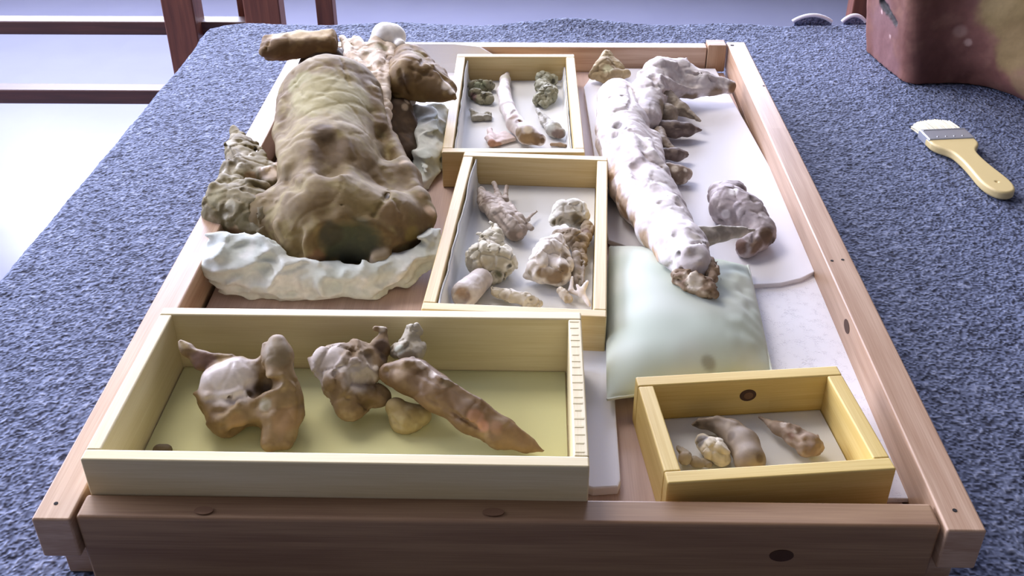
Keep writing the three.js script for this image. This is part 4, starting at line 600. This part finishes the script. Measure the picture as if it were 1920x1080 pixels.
// ---------------------------------------------------------------- bones in the small golden box
B('claw', 'smooth curved grey-brown claw in the small golden box', { seed: 120, k: 0.006, amp: 0.0004, freq: 60, plate: 0, mat: M.gloss, pal: ['#8f7e68', '#7e6d58', '#9f8e76'], chains: [[[1298, 796, 1.0, 3], [1316, 794, 1.1, 8], [1345, 796, 1.2, 14], [1372, 809, 1.3, 21], [1394, 832, 1.3, 27], [1406, 862, 1.3, 30]]], ridges: [[[1310, 788, 3], [1345, 784, 4], [1380, 795, 4]]], paint: [[1305, 796, 8, '#4f4336'], [1330, 800, 12, '#6f604e'], [1370, 818, 12, '#6d5d4a'], [1425, 860, 10, '#6f5d48']] }, 'claw');
B('bone_fragment', 'broken chip with a cream face beside the claw', { seed: 122, amp: 0.0014, plate: 0.0022, pal: ['#e4dac2', '#cfc2a6', '#f0e9d8'], chains: [[[1318, 828, 1.0, 16], [1340, 844, 1.1, 23], [1354, 857, 0.9, 19]]], ridges: [[[1332, 822, 4], [1348, 835, 4], [1368, 850, 4]]], hollows: [[[1345, 850, 6]], [[1338, 836, 4]]], paint: [[1312, 826, 14, '#8a8582'], [1322, 820, 10, '#9b9694'], [1348, 852, 10, '#c9bb94']] });
B('bone_fragment', 'small grey bone chip in the near left corner of the small box', { seed: 123, plate: 0.002, pal: ['#b3a794', '#988b78', '#cbc1b0'], chains: [[[1272, 840, 0.9, 7], [1284, 858, 0.7, 14]]], ridges: [[[1270, 838, 3], [1280, 866, 3]]] });
B('bone_fragment', 'small grey bone chip in front of the cream-faced chip in the small box', { seed: 124, plate: 0.0016, pal: ['#a89b84', '#8f826d', '#c2b7a2'], chains: [[[1303, 865, 0.6, 12], [1326, 869, 0.6, 10]]] });
B('bone_fragment', 'brown bone with a thin spike and two dark pits in the small box', { seed: 126, amp: 0.0009, plate: 0.0009, pal: ['#9c866e', '#87715a', '#b49f88'], chains: [[[1423, 782, 0.9, 3], [1442, 793, 1.0, 5], [1460, 803, 1.0, 12], [1490, 818, 1.2, 20], [1516, 835, 1.2, 22], [1530, 838, 1.0, 17]], [[1536, 815, 1.6, 4], [1528, 826, 1.3, 8]]], ridges: [[[1462, 793, 4], [1480, 797, 4], [1500, 805, 4]]], hollows: [[[1483, 801, 3.5]], [[1500, 804, 4.5], [1504, 809, 4]], [[1515, 824, 7]]], grooves: [[[1470, 820, 3], [1495, 830, 3]]], paint: [[1483, 801, 4, '#3a2c22'], [1501, 805, 6, '#2f241c'], [1470, 796, 8, '#cbbcab'], [1492, 808, 6, '#d0c2b0'], [1520, 845, 16, '#806a56'], [1480, 818, 10, '#8d6f5c']] });  // both pits carry painted shade as dark spots

// ---------------------------------------------------------------- paint brush on the carpet
{
  const y = 0.004, tip = at(1742, 236, y), end = at(1884, 372, y), ax = end.clone().sub(tip), len = ax.length();
  const g = thing('paint_brush', 'flat paint brush with pale bristles and a light wooden handle on the carpet', 'brush', [tip.x, 0.0028, tip.z], -Math.atan2(ax.z, ax.x));
  const W = 0.031;                                                  // half the width
  const flat = (shape, d, bev) => new THREE.ExtrudeGeometry(shape, { depth: d - 2 * bev, bevelEnabled: true, bevelSize: bev, bevelThickness: bev, bevelSegments: 4, curveSegments: 20 }).rotateX(Math.PI / 2).translate(0, d - bev, 0);
  // bristles: many fine tufts along a slanting edge
  const tufts = [], colors = []; seed = 99;
  for (let i = 0; i < 420; i++) {
    const q = (i + 0.5) / 420 * 2 - 1, zz = q * W * 0.97, layer = rnd(), L = 0.054 - 0.014 * Math.abs(q) ** 2.5 - 0.006 * q + 0.003 * rnd();
    const c = new THREE.CatmullRomCurve3([new THREE.Vector3(0.048, 0.004 + layer * 0.006, zz), new THREE.Vector3(0.026, 0.0035 + layer * 0.0065, zz * 1.04), new THREE.Vector3(0.048 - L, 0.003 + layer * 0.004, zz * 1.08 + 0.0015 * (rnd() - 0.5))]);
    tufts.push(new THREE.TubeGeometry(c, 4, 0.0007, 4));
  }
  const br = obj('bristles', mergeGeometries(tufts), new THREE.MeshStandardMaterial({ color: '#e9e3c8', roughness: 0.8 }), g); br.userData.kind = 'stuff';
  const fs = new THREE.Shape(); fs.moveTo(0.038, -W); fs.lineTo(0.068, -W * 1.0); fs.lineTo(0.068, W * 1.0); fs.lineTo(0.038, W); fs.closePath();
  const fe = obj('ferrule', flat(fs, 0.0135, 0.002), M.metal, g);
  for (const z of [-0.018, -0.006, 0.006, 0.018]) obj('rivet', new THREE.SphereGeometry(0.0014, 10, 6).scale(1, 0.5, 1).translate(0.063, 0.0136, z), M.metal, fe);
  obj('rim_fold', new THREE.CylinderGeometry(0.0011, 0.0011, W * 1.9, 8).rotateX(Math.PI / 2).translate(0.0405, 0.0132, 0), M.metal, fe);
  const hs = new THREE.Shape(); const E0 = len;
  hs.moveTo(0.066, -W * 0.98); hs.lineTo(0.078, -W * 0.96); hs.bezierCurveTo(0.094, -W * 0.86, 0.094, -0.0145, 0.114, -0.0125); hs.bezierCurveTo(0.14, -0.0105, E0 - 0.07, -0.013, E0 - 0.04, -0.0155); hs.bezierCurveTo(E0 - 0.012, -0.0175, E0, -0.010, E0, 0);
  hs.bezierCurveTo(E0, 0.010, E0 - 0.012, 0.0175, E0 - 0.04, 0.0155); hs.bezierCurveTo(E0 - 0.07, 0.013, 0.14, 0.0105, 0.114, 0.0125); hs.bezierCurveTo(0.094, 0.0145, 0.094, W * 0.86, 0.078, W * 0.96); hs.lineTo(0.066, W * 0.98); hs.closePath();
  const hole = new THREE.Path(); hole.absellipse(E0 - 0.026, 0, 0.0042, 0.0042, 0, Math.PI * 2); hs.holes.push(hole);
  obj('handle', flat(hs, 0.012, 0.0035), new THREE.MeshStandardMaterial({ color: '#e3cd93', roughness: 0.4 }), g);
}

// ---------------------------------------------------------------- big reddish vessel at the far right
bone('clay_vessel', 'large reddish-brown clay vessel with a dark slit in its flat end, beyond the brush', 'vessel', { floor: 0.0015, cell: 0.003, k: 0.09, amp: 0.002, freq: 18, seed: 140, patch: 9, pal: ['#7c5044', '#683f35', '#89604f'],
  slabs: [[new THREE.Vector3(0.75, 0.165, -0.625), 0, 0, 0.36, 0.34, 0.17, 0.16, 0, 0.17, 0.022]], chains: [[[1940, 0, 14, 80], [1955, 90, 7, 66], [1992, 172, 3.4, 44]]],
  hollows: [[[1652, 4, 7], [1664, 19, 8.5]], [[1664, 19, 7], [1671, 31, 6], [1679, 44, 5]]], hk: 0.001, hollowLift: 0,
  paint: [[1900, 20, 70, '#8a7448'], [1910, 90, 60, '#887046'], [1925, 160, 40, '#86694a'], [1655, 40, 60, '#7d5856'], [1658, 95, 60, '#7d5653'], [1652, 4, 13, '#120a09'], [1657, 11, 13, '#120a09'], [1663, 18, 13, '#120a09'], [1668, 26, 10.5, '#120a09'], [1672, 33, 9.5, '#120a09'], [1676, 40, 8.5, '#1a0f0d'], [1679, 45, 7, '#1a0f0d'], [1653, 22, 5, '#c9a9a4'], [1668, 68, 4, '#c0a09a'], [1800, 60, 14, '#9a7668'], [1815, 80, 8, '#a78679'], [1760, 120, 40, '#6b4136']] });  // near-black spots paint the shade inside the slit

const renderer = new THREE.WebGLRenderer({ antialias: true });
renderer.toneMapping = THREE.LinearToneMapping; renderer.toneMappingExposure = EXPOSURE; renderer.shadowMap.enabled = true;
console.log('sculpted triangles', triangles);
renderer.render(scene, camera);
